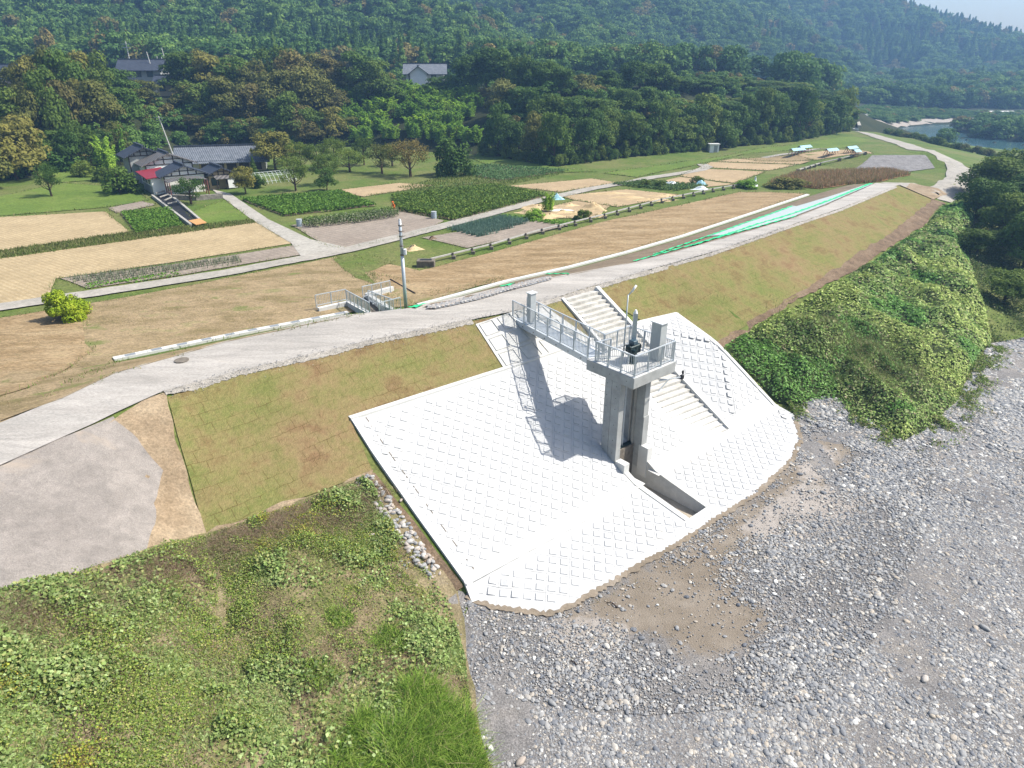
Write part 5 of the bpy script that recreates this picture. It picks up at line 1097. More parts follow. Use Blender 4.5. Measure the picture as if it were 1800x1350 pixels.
for px,py in((1225,322),(1135,328),(1160,330),(1025,385)): at(px,py,'bush',1.2,1.1,'crown_mid','small green shrub among the vegetable plots','small shrubs among the vegetable plots',cat='shrub')
at(1312,330,'bush',1.3,1.8,'crown_bamboo','rounded bright green bush by the white bag',cat='shrub')
at(1385,330,'bush',1.6,3.2,'crown_olive','wide olive shrub at the edge of the rust meadow',cat='shrub')
# yellow-green bush on the dry field
CMl=mk_mesh('crown',*crown_geo('bush',77,12000,.30),M['crown_lime'])
R=at(122,561,'bush',2.35,1.5,'crown_lime','bright yellow-green bush standing alone in the dry field',name='bush',cat='bush')
R.children[0].data=CMl; R.children[0].material_slots[0].link='OBJECT'; R.children[0].material_slots[0].material=M['crown_lime']
# trees at the right edge
CMr=[mk_mesh('crown',*crown_geo('broad',90+i,9000,.22),M['crown_mid']) for i in range(3)]
for px,D,h,w,mt in((1752,92,6.4,5,'crown_mid'),(1805,84,6.6,5.2,'crown_dark'),(1790,100,6.6,4.6,'crown_mid'),(1850,95,7.5,6,'crown_mid'),(1725,80,5,3.2,'crown_dark'),(1765,74,6,3.5,'crown_mid'),(1810,68,6,4,'crown_dark'),(1715,84,3,2.4,'crown_mid'),(1860,75,8,5,'crown_dark'),(1850,110,6.5,5,'crown_mid'),(1780,58,3.0,2.5,'crown_mid'),(1720,70,2.6,2.4,'crown_mid'),(1900,85,9,6,'crown_mid')):
    x=(px-900)/F*(D*ct+17*st); R=tree(x,D,'broad',h,w,mt,'dense %s riverside tree at the right edge below the road bend'%desc[mt],'riverside trees at the right edge, '+desc[mt]); R.children[0].data=random.choice(CMr); R.children[0].material_slots[0].link='OBJECT'; R.children[0].material_slots[0].material=M[mt]
for k in range(24):
    px=1560+k*10+random.uniform(-4,4); D=G(px,243+max(0,px-1560)*.155,2.6).y; x=(px-900)/F*(D*ct+16*st); tree(x,D,'bush',random.uniform(1.,2.2),random.uniform(1.2,2.2),random.choice(['crown_mid','crown_olive','crown_mid']),'small riverside shrub on the bank, '+('nearest the far ramp' if k<8 else 'midway along the road bend' if k<16 else 'nearest the big riverside trees'),'bank shrubs %d'%(k//8),cat='shrub')
# ------------------------------------------------------------------ scattered stuff through geometry nodes
def protos(name,meshes):
    col=bpy.data.collections.new(name)
    for i,me in enumerate(meshes):
        o=bpy.data.objects.new('%s_%02d'%(name,i),me); col.objects.link(o)
    return col
def scatter(name,pts,rot,scl,idx,col,label,cat,kind='stuff'):
    me=bpy.data.meshes.new(name); n=len(pts); me.vertices.add(n); me.vertices.foreach_set('co',np.asarray(pts,np.float32).ravel())
    for nm,tp,arr,key in(('rot','FLOAT_VECTOR',rot,'vector'),('scl','FLOAT_VECTOR',scl,'vector'),('idx','INT',idx,'value')):
        a=me.attributes.new(nm,tp,'POINT'); a.data.foreach_set(key,np.asarray(arr,np.int32 if tp=='INT' else np.float32).ravel())
    o=bpy.data.objects.new(name,me); C.objects.link(o); tag(o,label,cat,kind=kind)
    g=bpy.data.node_groups.new(name,'GeometryNodeTree'); g.interface.new_socket('Geometry',in_out='INPUT',socket_type='NodeSocketGeometry'); g.interface.new_socket('Geometry',in_out='OUTPUT',socket_type='NodeSocketGeometry')
    gi=g.nodes.new('NodeGroupInput'); go=g.nodes.new('NodeGroupOutput'); ip=g.nodes.new('GeometryNodeInstanceOnPoints'); ci=g.nodes.new('GeometryNodeCollectionInfo')
    ci.inputs['Collection'].default_value=col; ci.inputs['Separate Children'].default_value=True; ci.inputs['Reset Children'].default_value=True; ip.inputs['Pick Instance'].default_value=True
    def na(nm,tp):
        a=g.nodes.new('GeometryNodeInputNamedAttribute'); a.data_type=tp; a.inputs['Name'].default_value=nm; return a.outputs['Attribute']
    g.links.new(gi.outputs[0],ip.inputs['Points']); g.links.new(ci.outputs[0],ip.inputs['Instance']); g.links.new(na('rot','FLOAT_VECTOR'),ip.inputs['Rotation']); g.links.new(na('scl','FLOAT_VECTOR'),ip.inputs['Scale']); g.links.new(na('idx','INT'),ip.inputs['Instance Index']); g.links.new(ip.outputs[0],go.inputs[0])
    md=o.modifiers.new('scatter','NODES'); md.node_group=g; return o
fm_=[mk_mesh('t',*crown_geo('broad',100+i,1300,.5),M['forest']) for i in range(5)]+[mk_mesh('t',*crown_geo('broad',110,1300,.5),M['forestrust'])]+[mk_mesh('t',*crown_geo('cone',112+i,1100,.5),M['forest']) for i in range(2)]
colF=protos('forest_tree',fm_)
def forest(name,D0,D1,px0,px1,cell,label,h=(9,13),keep=None,rust=.06,cone=.12):
    pts=[];sc=[];ix=[]
    y=D0
    while y<D1:
        xa=(px0-900)/F*y*ct*1.02; xb=(px1-900)/F*y*ct*1.02; x=xa
        while x<xb:
            X=x+random.uniform(-.5,.5)*cell; Y=y+random.uniform(-.5,.5)*cell; z=hz(X,Y)
            px,py=proj((X,Y,z+8))
            if -60<py<330 and (keep is None or keep(px,Y,z)):
                hh=random.uniform(*h); w=random.uniform(.8,1.25)*cell*.78
                r=random.random(); cn=float(vnoise(X,Y,40,5)); k=5 if r<rust else (6+random.randrange(2) if cn>.62 and r<.75 or r>1-cone*.4 else random.randrange(5))
                if k>=6 and px>1000 and Y<360: k=0
                if k>=6: pts.append((X,Y,z-.5)); sc.append((w*.5/3*1.1,w*.5/3*1.1,hh*.98/13)); ix.append(k)
                else: pts.append((X,Y,z-.22*hh)); sc.append((w/5*1.05,w/5*1.05,hh/9.6)); ix.append(k)
            x+=cell
        y+=cell*.9
    n=len(pts); rot=np.zeros((n,3)); rot[:,2]=rnd(n,0,6.28); rot[:,:2]=rnd(2*n,-.08,.08).reshape(n,2)
    print(name,n); return scatter(name,pts,rot,sc,ix,colF,label,'forest')
forest('hillside_forest',216,350,-180,1420,6.2,'dense dark green forest on the near hillside behind the terrace',(8,12.5),lambda px,y,z:(z>17.2 or px>1380) and not(px>1300 and z<8.2))
forest('valley_forest',350,545,760,2050,6.6,'bluish forest on the middle hill',(8,12),lambda px,y,z: z>8.6 or px>1540)
forest('valley_forest',236,350,1380,2000,6.2,'hazy forest above the far river road',(8,12),lambda px,y,z: (px<1478 and z>8) or y>341)
forest('bank_scrub',282,328,1500,2050,2.6,'low green scrub on the far bank below the road',(1.2,2.4),lambda px,y,z: .2<z<4,cone=0)
forest('ridge_forest',545,790,1180,2050,7.6,'farthest blue hazy forest on the ridge against the sky',(8,12.5),cone=.5)
forest('island_wood',208,262,1688,2100,4.6,'dark green wood on the far side of the river',(4.5,7.5),lambda px,y,z: z>-.9 and z<2)
# cliff woodland fill under the trees, ground beyond terrace
pts=[];sc=[];ix=[]
for k in range(420):
    px=random.uniform(-150,1500); Df,De=interp(ft,px),interp(et,px); t=random.uniform(.1,1.0)
    if (225<px<345 and t<.22) or (592<px<850): continue
    D=Df+(De-Df)*t; x=(px-900)/F*(D*ct+9*st); z=hz(x,D); pts.append((x,D,z-1)); s=random.uniform(.35,.55); sc.append((s,s,s*.9)); ix.append(random.randrange(6))
for k in range(330):   # bushes on the terrace among the houses
    px=random.uniform(-150,1450); De=interp(et,px); D=random.uniform(De+6,216); x=(px-900)/F*(D*ct+4*st); z=hz(x,D)
    if any(abs(px-a)<b and D<c for a,b,c in((748,50,200),(252,40,190),(302,40,175),(20,80,180))) or z<12: continue
    s=random.uniform(.15,.4); pts.append((x,D,z-.5)); sc.append((s,s,s)); ix.append(random.randrange(6))
rot=np.zeros((len(pts),3)); rot[:,2]=rnd(len(pts),0,6.28); scatter('undergrowth',pts,rot,sc,ix,colF,'tangled undergrowth beneath the trees on the terrace slope','undergrowth')
# ------------------------------------------------------------------ cobbles
def stone_mesh(seed,mat,sub=1):
    bm=bmesh.new(); bmesh.ops.create_icosphere(bm,subdivisions=sub,radius=1); R=random.Random(seed); s=(R.uniform(.9,1.3),R.uniform(.7,.95),R.uniform(.4,.65))
    for v in bm.verts: v.co=Vector((v.co.x*s[0],v.co.y*s[1],v.co.z*s[2]))*R.uniform(.86,1.1)
    me=bpy.data.meshes.new('stone'); bm.to_mesh(me); bm.free(); me.materials.append(mat)
    if sub>1:
        for p in me.polygons: p.use_smooth=True
    return me
colS=protos('cobble',[stone_mesh(i,M['stone'],1 if i<5 else 2) for i in range(7)])
def pxarea(poly,n,dens_fn=None,step=None):
    Q=[P(*q) for q in poly]; xs=[q.x for q in Q]; ys=[q.y for q in Q]; out=[]
    X=rnd(n,min(xs),max(xs)); Y=rnd(n,min(ys),max(ys)); k=inside(Q,X,Y); X=X[k];Y=Y[k]
    if dens_fn is not None:
        k=RNG.random(len(X))<dens_fn(X,Y); X=X[k];Y=Y[k]
    return X,Y
def heights(X,Y): return np.array([hz(a,b) for a,b in zip(X,Y)])
rbv=[(785,1035),(830,1062),(955,1088),(1005,1072),(1100,1016),(1265,914),(1400,800),(1400,708),(1462,694),(1530,733),(1590,778),(1680,708),(1742,605),(1830,590),(1960,620),(1900,1420),(860,1420),(835,1250)]
mudw=[P(*q) for q in [(960,1082),(1100,1012),(1270,907),(1405,790),(1480,790),(1400,900),(1300,1000),(1380,1080),(1240,1150),(1100,1120),(1000,1110)]]
def pdist(Q,X,Y):
    d=np.full(len(X),99.)
    for i in range(len(Q)):
        a=np.array(Q[i][:2]);b=np.array(Q[(i+1)%len(Q)][:2]);e=b-a; t=np.clip(((X-a[0])*e[0]+(Y-a[1])*e[1])/(e@e),0,1); d=np.minimum(d,np.hypot(a[0]+t*e[0]-X,a[1]+t*e[1]-Y))
    return d
def cden(X,Y):
    d=np.clip(.55+2.2*(vnoise(X,Y,3.2,11,4)-.42),.12,1); m=inside(mudw,X,Y); mm=vnoise(X,Y,1.6,15,3); sd_=sdist([(q.x,q.y) for q in mudp],X,Y); d=d*np.clip(.40-sd_*.5+(mm-.5)*1.5,.05,1)
    near=np.clip((X+2)/6,0.35,1); far=np.clip(34/np.maximum(Y,1),.35,1); return d*near*far
X,Y=pxarea(rbv,1150000,cden); n=len(X); Z=heights(X,Y)+.015+.04*inside([P(*q) for q in bp],X,Y); s=.018+.028*RNG.gamma(1.2,.55,n)**1.3; s=np.minimum(s,.15); s*=np.clip(Y/30,.85,1.5)
print('cobbles',n)
scatter('cobbles',np.c_[X,Y,Z],np.c_[rnd(n,-.25,.25),rnd(n,-.25,.25),rnd(n,0,6.28)],np.c_[s,s,s*rnd(n,.7,1.1)],RNG.integers(0,7,n),colS,'grey river cobbles covering the dry river bed','cobbles')
L_=dens([P(*q) for q in [(758,543),(830,528),(900,508),(962,491)]],.3,False); tt=RNG.integers(0,len(L_),2600); X=np.array([L_[i].x for i in tt])+rnd(2600,-.3,.3)*.8; Y=np.array([L_[i].y for i in tt])+rnd(2600,-.3,.3)*.9
s=rnd(2600,.05,.1); scatter('pebbles',np.c_[X,Y,heights(X,Y)+.15],np.c_[np.zeros(2600),np.zeros(2600),rnd(2600,0,6.28)],np.c_[s,s,s],RNG.integers(0,3,2600),protos('pebble',[stone_mesh(80+i,M['boulder'],1) for i in range(3)]),'strip of pale pebbles along the land side of the levee road','pebbles')
# boulders beside the revetment
bl=[stone_mesh(50+i,M['boulder'],2) for i in range(5)]
e0,e1=P(655,832),P(795,1030); dd=(e1-e0); cnt=0
out_=Vector((-U.x,-U.y,0))
for k in range(290):
    t=random.random(); off=random.uniform(.08,.85) if random.random()<.84 else random.uniform(.8,1.9)
    p=e0+dd*t+out_*off; r=random.uniform(.075,.145)
    o=bpy.data.objects.new('boulder',bl[k%5]); C.objects.link(o); z=hz(p.x,p.y); o.location=(p.x,p.y,z+r*.35+(.0 if off>1 else .08*random.random())); o.scale=(r,r,r*1.1); o.rotation_euler=(random.uniform(-.4,.4),random.uniform(-.4,.4),random.uniform(0,6.28))
    pl=('top end','upper part','middle','lower part','bottom end')[int(t*4.99)]; sd='hard against the edge beam' if off<.33 else 'in the strip centre' if off<.8 else 'on the weedy side'; sz_='large' if r>.12 else 'small' if r<.095 else 'medium'
    tag(o,'%s pale boulder %s at the %s of the stone strip'%(sz_,sd,pl),'boulder','%s boulders %s, %s of the stone strip'%(sz_,sd,pl))
# stray bigger stones
for px,py,r in((1353,938,.1),(1190,1215,.17),(970,1237,.17),(1015,1290,.14),(1625,1195,.2),(1640,1255,.17),(915,1340,.2),(1400,1230,.15),(1730,1105,.2),(705,880,.11),(100,1180,.11),(550,893,.1)):
    p=P(px,py); o=bpy.data.objects.new('boulder',bl[int(px)%5]); C.objects.link(o); o.location=(p.x,p.y,p.z+r*.3); o.scale=(r,r*.8,r*.8); o.rotation_euler=(0,0,px); tag(o,'single large pale stone lying loose away from the stone strip','boulder','loose pale stones scattered on the banks')
# ------------------------------------------------------------------ weeds: leaves, stalks and blades
def frames(X,Y,Z,tilt=.7):
    n=len(X); nrm=unit(RNG.normal(size=(n,3))*tilt+np.array([.1,0,1.])); return np.c_[X,Y,Z],nrm
def blades(c,h,w,lean,cols,seg=3):
    n=len(c); a=rnd(n,0,6.28); d=np.c_[np.cos(a),np.sin(a),np.zeros(n)]; s=np.c_[-np.sin(a),np.cos(a),np.zeros(n)]; V_=[]
    for k in range(seg+1):
        t=k/seg; ctr=c+np.c_[np.zeros(n),np.zeros(n),h*(t-.35*lean*t*t)]+d*(lean*h*t*t)[:,None]; ww=(w*(1-t*.92))[:,None]; V_+= [ctr-s*ww,ctr+s*ww]
    V_=np.stack(V_,1); m=2*(seg+1); base=(np.arange(n)*m)[:,None]; f=np.concatenate([base+np.array([[2*k,2*k+1,2*k+3,2*k+2]]) for k in range(seg)],0)
    return V_.reshape(-1,3),f,np.repeat(cols,m,axis=0)
def pick(n,pal,wts):
    pal=np.array(pal); w=np.array(wts,float); i=RNG.choice(len(pal),n,p=w/w.sum()); return pal[i]*rnd(n,.7,1.3)[:,None]
def veg_obj(name,parts,label,cat):
    vs=[];fs=[];cs=[];k=0
    for v,f,c in parts: vs.append(v);fs.append(f+k);cs.append(c);k+=len(v)
    o=mesh_obj(name,np.concatenate(vs),np.concatenate(fs),M['leaf'],cols=np.concatenate(cs)); tag(o,label,cat,kind='stuff'); return o
GRN=[(.22,.30,.06),(.14,.21,.045),(.33,.37,.09),(.23,.28,.12),(.39,.37,.15)]; DRY=[(.34,.27,.16),(.44,.36,.23),(.24,.17,.11),(.17,.12,.085)]
bank=[(-60,1060),(0,1042),(150,1010),(275,968),(360,945),(520,890),(640,845),(655,860),(700,940),(762,1022),(790,1060),(815,1150),(830,1250),(858,1352),(860,1420),(-60,1420)]
X,Y=pxarea(bank,420000,lambda X,Y:np.clip((vnoise(X,Y,1.9,21,4)-.34)*5,.1,1)*.9); n=len(X); Z=heights(X,Y)+.08
g=vnoise(X,Y,1.1,22,3); hh=rnd(n,.02,.5)*np.clip(g*2.4-.8,.12,1)
c,nr=frames(X,Y,Z+hh); big=vnoise(X,Y,2.2,23,2); big=big+RNG.normal(size=n)*.06; s=np.where(big>.64,rnd(n,.03,.085),rnd(n,.015,.045)); v,f=leaves(c,nr,s,.8)
yel=(vnoise(X,Y,1.8,25,2)+RNG.normal(size=n)*.07)[:,None]; col=np.where(big[:,None]>.64,pick(n,[(.24,.33,.10),(.34,.43,.18),(.16,.23,.07),(.32,.34,.13)],[3,2,3,2]),np.where(yel>.68,pick(n,[(.33,.36,.05),(.38,.31,.07),(.2,.26,.05)],[3,2,3]),pick(n,GRN,[4,4,2,2,1])))
print('bank leaves',n)
X2,Y2=pxarea(bank,150000,lambda X,Y:np.clip((.75-vnoise(X,Y,1.6,21,4))*2.6,.1,1)*.7); n2=len(X2); Z2=heights(X2,Y2)+.06
B1=blades(np.c_[X2,Y2,Z2],rnd(n2,.08,.34),rnd(n2,.004,.009),rnd(n2,.3,1.3),np.where((vnoise(X2,Y2,1.2,26,2)>.5)[:,None],pick(n2,DRY,[3,2,3,2]),pick(n2,GRN,[3,3,2,1,2])))
veg_obj('bank_weeds',[(v,f,np.repeat(col,4,axis=0)),B1],'mixed green and dry weeds covering the bank below the turf slope','weeds')
# tall grass clumps bottom centre
def tall_grass(px,py,nb,rad,h,label):
    p=P(px,py); a=rnd(nb,0,6.28); r=rad*np.sqrt(rnd(nb)); X=p.x+r*np.cos(a);Y=p.y+r*np.sin(a); Z=heights(X,Y); hh=h*rnd(nb,.6,1.15)
    col=pick(nb,[(.13,.24,.03),(.2,.32,.045),(.32,.42,.09),(.06,.12,.02),(.36,.32,.16)],[3,4,3,3,.6]); v,f,c=blades(np.c_[X,Y,Z],hh,rnd(nb,.011,.026),rnd(nb,.2,1.15),col,4)
    o=mesh_obj('tall_grass',v,f,M['leaf'],cols=c); tag(o,label,'grass clump'); return o
for k,(px,py,nb,rad,h,l) in enumerate([(720,1330,3400,.95,.95,'largest tall bright grass clump at the bottom edge'),(790,1290,2600,.75,.9,'tall bright grass clump nearest the gravel at the bottom'),(745,1240,2200,.7,.85,'tall grass clump above the largest one'),(815,1360,2000,.6,.9,'tall grass clump cut by the bottom edge beside the gravel'),(650,1290,1300,.6,.6,'lower grass clump left of the largest clump'),(620,1350,1400,.7,.5,'low spreading grass clump at the bottom edge'),(560,1190,700,.6,.4,'small leaning grass tuft in the middle of the weedy bank'),(690,1130,700,.6,.4,'small grass tuft below the boulder strip'),(600,1090,500,.5,.35,'sparse grass tuft left of the boulder strip end')]): tall_grass(px,py,nb,rad,h,l)
# kudzu mound on the right
mound=[(1268,612),(1300,594),(1400,540),(1480,494),(1560,444),(1625,400),(1662,362),(1700,340),(1712,380),(1700,430),(1722,520),(1742,602),(1700,660),(1680,708),(1625,760),(1590,776),(1520,745),(1460,700),(1395,715),(1362,705),(1320,660)]
mq=[P(*q) for q in mound]; mc=np.array([(q.x,q.y) for q in mq])
def bord(X,Y):
    d=np.full(len(X),99.)
    for i in range(len(mc)):
        a=mc[i];b=mc[(i+1)%len(mc)];e=b-a; t=np.clip(((X-a[0])*e[0]+(Y-a[1])*e[1])/(e@e),0,1); d=np.minimum(d,np.hypot(a[0]+t*e[0]-X,a[1]+t*e[1]-Y))
    return d
def bump(X,Y,am=1.0):
    X=np.asarray(X,float);Y=np.asarray(Y,float); b=np.clip(bord(X,Y)/2.2,0,1)**.6
    return am*.7*b*(.1+1.7*np.clip(vnoise(X,Y,4.5,31,2)*2.0-.6,0,1)+1.5*np.clip(vnoise(X,Y,1.9,33,2)*1.6-.4,0,1)**1.5+.3*vnoise(X,Y,.7,34,2))
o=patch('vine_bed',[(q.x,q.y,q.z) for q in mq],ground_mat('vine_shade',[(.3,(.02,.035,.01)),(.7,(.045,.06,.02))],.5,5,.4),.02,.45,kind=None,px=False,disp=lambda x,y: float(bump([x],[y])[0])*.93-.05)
tag(o,'dense green vine mat heaped over the mound right of the revetment','vines',kind='stuff')
X,Y=pxarea(mound,520000); k=RNG.random(len(X))<np.clip(40/Y,.3,1)*np.clip(vnoise(X,Y,1.4,35,3)*2.4-.25,.25,1); X=X[k];Y=Y[k]; n=len(X)
if n>260000: X=X[:260000];Y=Y[:260000];n=260000
Z=heights(X,Y)+bump(X,Y)+rnd(n,-.02,.13); e=.25
gx=(bump(X+e,Y)-bump(X-e,Y))/(2*e); gy=(bump(X,Y+e)-bump(X,Y-e))/(2*e); nr=unit(np.c_[-gx,-gy,np.ones(n)]+RNG.normal(size=(n,3))*.42)
pal=vnoise(X,Y,5,37,3)[:,None]; col=np.where(pal>.55,pick(n,[(.38,.48,.14),(.46,.51,.19),(.26,.35,.09)],[3,2,2]),np.where(pal<.4,pick(n,[(.17,.33,.07),(.11,.23,.05),(.25,.40,.14)],[3,2,2]),pick(n,[(.29,.41,.12),(.20,.30,.08),(.39,.46,.19),(.38,.33,.2)],[3,3,2,.6])))
v,f=leaves(np.c_[X,Y,Z],nr,rnd(n,.03,.10)*np.clip(Y/36,.8,1.9),.85,cup=.15); print('kudzu',n)
dry=P(1520,640); X2=RNG.normal(dry.x,2.6,9000); Y2=RNG.normal(dry.y,2.2,9000); B1=blades(np.c_[X2,Y2,heights(X2,Y2)+bump(X2,Y2)-.05],rnd(9000,.25,.7),rnd(9000,.01,.02),rnd(9000,.3,1.0),pick(9000,[(.3,.26,.14),(.16,.2,.06),(.1,.15,.04)],[2,3,2]))
veg_obj('kudzu_vines',[(v,f,np.repeat(col,4,axis=0)),B1],'leafy green vines covering the mound beside the right revetment edge','vines')
eg=[P(*q) for q in [(1275,622),(1320,665),(1362,712),(1400,722),(1460,708),(1520,752),(1590,782),(1640,765),(1690,712),(1720,668),(1748,610)]]; eg=dens(eg,.3,False); ii=RNG.integers(0,len(eg),26000)
X=np.array([eg[i].x for i in ii])+RNG.normal(size=26000)*.55; Y=np.array([eg[i].y for i in ii])+RNG.normal(size=26000)*.45; k=(vnoise(X,Y,1.2,36,3)>.45)&~inside(rvp,X,Y); X=X[k];Y=Y[k]; n=len(X); c,nr=frames(X,Y,heights(X,Y)+rnd(n,.02,.35)*vnoise(X,Y,.9,38,2)*1.6); v,f=leaves(c,nr,rnd(n,.03,.085),.7)
veg_obj('edge_weeds',[(v,f,np.repeat(pick(n,[(.22,.30,.08),(.16,.24,.06),(.30,.28,.13),(.12,.18,.05)],[3,3,2,2]),4,axis=0))],'ragged yellow-green weeds fringing the vine mound along the gravel','weeds')
# weeds beyond the mound
wild=[(1712,380),(1745,395),(1800,420),(1960,430),(1960,590),(1742,602),(1722,520),(1700,430)]
X,Y=pxarea(wild,150000,lambda X,Y:np.clip((vnoise(X,Y,2.5,41,3)-.33)*5,.05,1)); n=len(X); Z=heights(X,Y); c,nr=frames(X,Y,Z+rnd(n,0,.5)*vnoise(X,Y,2,42,3)*2); v,f=leaves(c,nr,rnd(n,.05,.12),.6)
veg_obj('riverside_weeds',[(v,f,np.repeat(pick(n,[(.10,.15,.04),(.15,.18,.07),(.07,.11,.03),(.2,.19,.1)],[3,2,3,1]),4,axis=0))],'rough green weeds on the flat right of the vine mound','weeds')
# crops and grasses (rows)
def crop(name,poly,nmax,row,size,hgt,pal,wts,label,ang_=40.5,density=.8,blade=False,jit=.18):
    X,Y=pxarea(poly,nmax); th=math.radians(ang_); r=X*math.sin(th)-Y*math.cos(th); k0_=np.round(r/row); off=k0_*row+RNG.normal(size=len(X))*jit*row-r; X=X+off*math.sin(th); Y=Y-off*math.cos(th); k=RNG.random(len(X))<density; X=X[k];Y=Y[k]
    n=len(X); Z=heights(X,Y)+.03
    if blade: part=blades(np.c_[X,Y,Z],rnd(n,hgt*.6,hgt),np.full(n,size),rnd(n,.1,.6),pick(n,pal,wts),2)
    else:
        c,nr=frames(X,Y,Z+rnd(n,.2,1)*hgt); v,f=leaves(c,nr,rnd(n,size*.6,size*1.3),.7); part=(v,f,np.repeat(pick(n,pal,wts),4,axis=0))
    return veg_obj(name,[part],label,'crop')
CG=[(.10,.20,.03),(.15,.26,.04),(.07,.14,.02)]
crop('bean_crop',[(213,375),(300,367),(322,398),(240,411)],20000,.5,.11,.3,CG,[3,2,2],'bright green leafy crop plot left of the creek')
crop('potato_crop',[(425,352),(600,338),(660,362),(500,380)],45000,.7,.13,.4,CG,[3,2,2],'green leafy crop field right of the driveway')
crop('bean_crop',[(690,347),(870,328),(962,345),(800,388),(700,371)],70000,.7,.13,.5,[(.11,.18,.03),(.16,.22,.04),(.08,.14,.03)],[3,2,2],'large green crop field beside the farm road')
crop('cabbage_crop',[(650,343),(860,320),(1000,300),(860,290),(780,300),(880,318)],40000,.8,.14,.3,[(.09,.17,.06),(.13,.22,.08)],[3,2],'bluish green cabbage rows behind the large crop field')
crop('hedge_row',[(525,396),(640,380),(700,374),(700,382),(640,392),(540,402)],16000,.6,.09,.7,[(.08,.13,.03),(.17,.2,.09),(.28,.3,.2)],[3,2,1],'low flowering hedge row along the grey plot')
crop('green_rows',[(530,386),(690,366),(700,371),(560,390)],12000,.5,.1,.25,[(.15,.24,.05),(.2,.28,.08)],[1,1],'light green vegetable rows behind the hedge row')
crop('leek_crop',[(788,405),(880,382),(932,390),(842,418)],16000,.75,.03,.6,[(.16,.25,.2),(.11,.19,.14)],[1,1],'grey-green leek rows beside the farm road',blade=True,jit=.08)
crop('leek_crop',[(115,490),(300,468),(420,452),(425,462),(300,480),(165,502)],9000,.7,.025,.45,[(.22,.25,.17),(.15,.19,.1),(.3,.27,.2)],[2,2,1],'thin weedy leek rows in the long grey bed',blade=True,jit=.1)
crop('lettuce_row',[(150,502),(315,480),(318,484),(152,507)],2600,.8,.09,.15,[(.14,.28,.04)],[1],'bright green lettuce row along the near edge of the long bed')
crop('lettuce_row',[(885,378),(1000,392),(996,398),(880,384)],5000,.8,.1,.2,[(.14,.27,.04)],[1],'bright green vegetable row between the leeks and the mulched plot')
crop('herb_plot',[(1075,325),(1130,318),(1250,328),(1180,336)],20000,.8,.12,.3,[(.08,.14,.05),(.12,.19,.05)],[1,1],'mixed green vegetable plots along the farm road end',density=.5)
crop('grass_verge',[(0,441),(228,408),(330,398),(440,386),(452,392),(0,456)],26000,.3,.04,.3,[(.15,.17,.05),(.1,.14,.03),(.22,.2,.09)],[2,2,1],'grassy verge between the two straw fields',blade=True)
crop('silver_grass',[(1350,322),(1400,306),(1480,302),(1560,300),(1600,308),(1545,320),(1440,332)],30000,.3,.05,.9,[(.34,.2,.1),(.28,.22,.1),(.2,.19,.07),(.42,.3,.2)],[3,2,2,1],'rust coloured tall grass beyond the end of the new levee',blade=True)
crop('meadow_grass',[(700,330),(830,300),(1000,302),(900,325),(760,345)],20000,.3,.05,.35,[(.1,.16,.03),(.16,.19,.05)],[1,1],'short green grass between the crop fields',blade=True,density=.5)
X,Y=pxarea([(960,1088),(1100,1016),(1265,914),(1400,800),(1500,790),(1420,900),(1330,1000),(1390,1080),(1240,1170),(1080,1150),(860,1180),(800,1060)],60000,lambda X,Y:np.clip((vnoise(X,Y,1.3,51,4)-.56)*6,0,.8)); n=len(X); c,nr=frames(X,Y,heights(X,Y)+rnd(n,.02,.1)); v,f=leaves(c,nr,rnd(n,.01,.03),.5)
veg_obj('mud_weeds',[(v,f,np.repeat(pick(n,[(.13,.15,.04),(.2,.18,.06),(.12,.08,.04)],[3,2,2]),4,axis=0))],'sparse small weeds on the dried mud below the apron','weeds')
# dry tufts on the hay fields and the turf
X,Y=pxarea([(-60,600),(0,560),(240,520),(540,462),(640,470),(735,538),(620,549),(200,632),(0,735),(-60,760)],90000,lambda X,Y:np.clip((vnoise(X,Y,2.5,61,3)-.3)*2.5,.05,.9)*.6); n=len(X)
veg_obj('field_stubble',[blades(np.c_[X,Y,heights(X,Y)+.02],rnd(n,.04,.13),rnd(n,.006,.014),rnd(n,.6,1.6),pick(n,[(.28,.22,.12),(.17,.18,.06),(.38,.3,.19),(.2,.14,.07)],[3,3,2,1]),2)],'short dry cut grass on the field left of the drainage inlet','grass')
X=[];Y=[]
for B in FE:
    for i,q in enumerate(B):
        w=B[(i+1)%len(B)]
        if not(28<q.y<150 and -75<q.x<75) or 'x'=='y': continue
        m=int((w.xy-q.xy).length*(16 if q.y<75 else 9))+1
        for _ in range(m):
            e=q.lerp(w,random.random()); X.append(e.x+random.gauss(0,.16)); Y.append(e.y+random.gauss(0,.2))
X=np.array(X);Y=np.array(Y); k=vnoise(X,Y,2.2,81,2)>.34; X=X[k];Y=Y[k]; n=len(X); print('verge',n)
ok=np.array([proj((a,b,5.2)) for a,b in zip(X,Y)]); k=(ok[:,0]>-20)&(ok[:,0]<1820); X=X[k];Y=Y[k]; n=len(X)
veg_obj('verge_grass',[blades(np.c_[X,Y,heights(X,Y)],rnd(n,.1,.3)*(1+(Y>75)*.3),rnd(n,.012,.03)*(1+(Y>75)),rnd(n,.3,1.3),pick(n,[(.12,.18,.04),(.18,.22,.06),(.26,.23,.11),(.33,.28,.16)],[3,3,2,1]),2)],'thin uneven grass growing along the edges of the fields and lanes','grass')
n=22000; L_=dens([P(*q) for q in [(0,1046),(150,1016),(275,972),(362,948),(520,892),(650,848)]],.3,False); ii=RNG.integers(0,len(L_),n); X=np.array([L_[i].x for i in ii])+np.abs(RNG.normal(size=n))*.5; Y=np.array([L_[i].y for i in ii])-np.abs(RNG.normal(size=n))*.9
k=~inside(rvp,X,Y); X=X[k];Y=Y[k]; n=len(X)
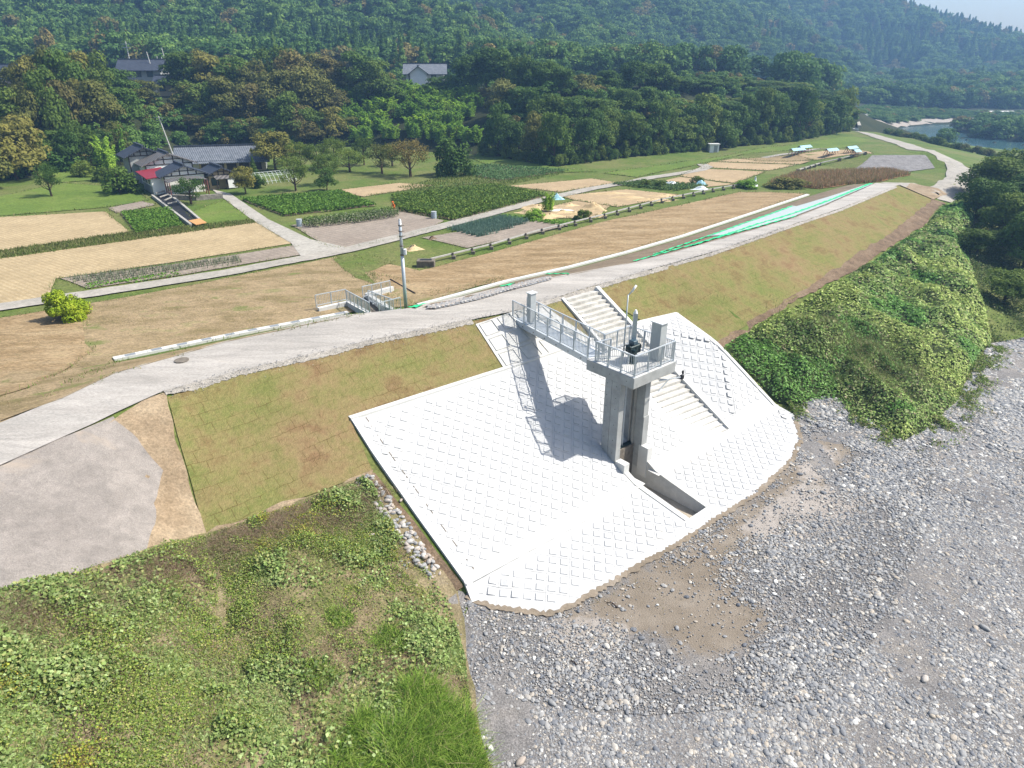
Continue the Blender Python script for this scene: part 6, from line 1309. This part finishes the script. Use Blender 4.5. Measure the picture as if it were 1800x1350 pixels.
veg_obj('dead_stalks',[blades(np.c_[X,Y,heights(X,Y)+.06],rnd(n,.1,.42),rnd(n,.005,.012),rnd(n,.4,1.8),pick(n,[(.30,.22,.15),(.40,.32,.22),(.20,.13,.09),(.22,.24,.1)],[3,2,3,1.3]))],'dry brown dead stalks along the top of the weedy bank','weeds')
n=2600; L_=dens([P(*q) for q in [(292,692),(420,655),(560,626),(660,600),(760,580),(885,553),(1000,520),(1100,489),(1255,445),(1380,402)]],.3,False); ii=RNG.integers(0,len(L_),n); X=np.array([L_[i].x for i in ii])+RNG.normal(size=n)*.22; Y=np.array([L_[i].y for i in ii])+RNG.normal(size=n)*.25; s_=rnd(n,.012,.03)
scatter('road_gravel',np.c_[X,Y,heights(X,Y)+.10],np.c_[np.zeros(n),np.zeros(n),rnd(n,0,6.28)],np.c_[s_,s_,s_],RNG.integers(0,7,n),colS,'loose gravel spilled along the edge of the levee road','gravel')
# driftwood
for px,py,l in((1545,1018,.5),(1214,990,.35),(1085,1070,.5),(1016,1175,.45)):
    p=P(px,py); m_=MB(); a=random.random()*3; m_.tube([(p.x,p.y,p.z+.06),(p.x+l*.5*math.cos(a),p.y+l*.5*math.sin(a),p.z+.12),(p.x+l*math.cos(a+.3),p.y+l*math.sin(a+.3),p.z+.08)],.035,6,.015); o=m_.build('driftwood',M['darkwood'],smooth=True); tag(o,'short dark piece of driftwood lying on the river gravel','driftwood','driftwood pieces on the river gravel')
# ------------------------------------------------------------------ air
hz_m=bpy.data.materials.new('haze'); hz_m.use_nodes=True; n_=hz_m.node_tree; n_.nodes.remove(n_.nodes['Principled BSDF']); pv=n_.nodes.new('ShaderNodeVolumePrincipled'); pv.inputs['Color'].default_value=(.33,.6,1,1); pv.inputs['Density'].default_value=.0006; pv.inputs['Anisotropy'].default_value=.2
n_.links.new(pv.outputs[0],n_.nodes['Material Output'].inputs['Volume'])
m_=MB(); m_.box(-900,1200,-60,1050,-6,150); o=m_.build('haze',hz_m); o['kind']='stuff'
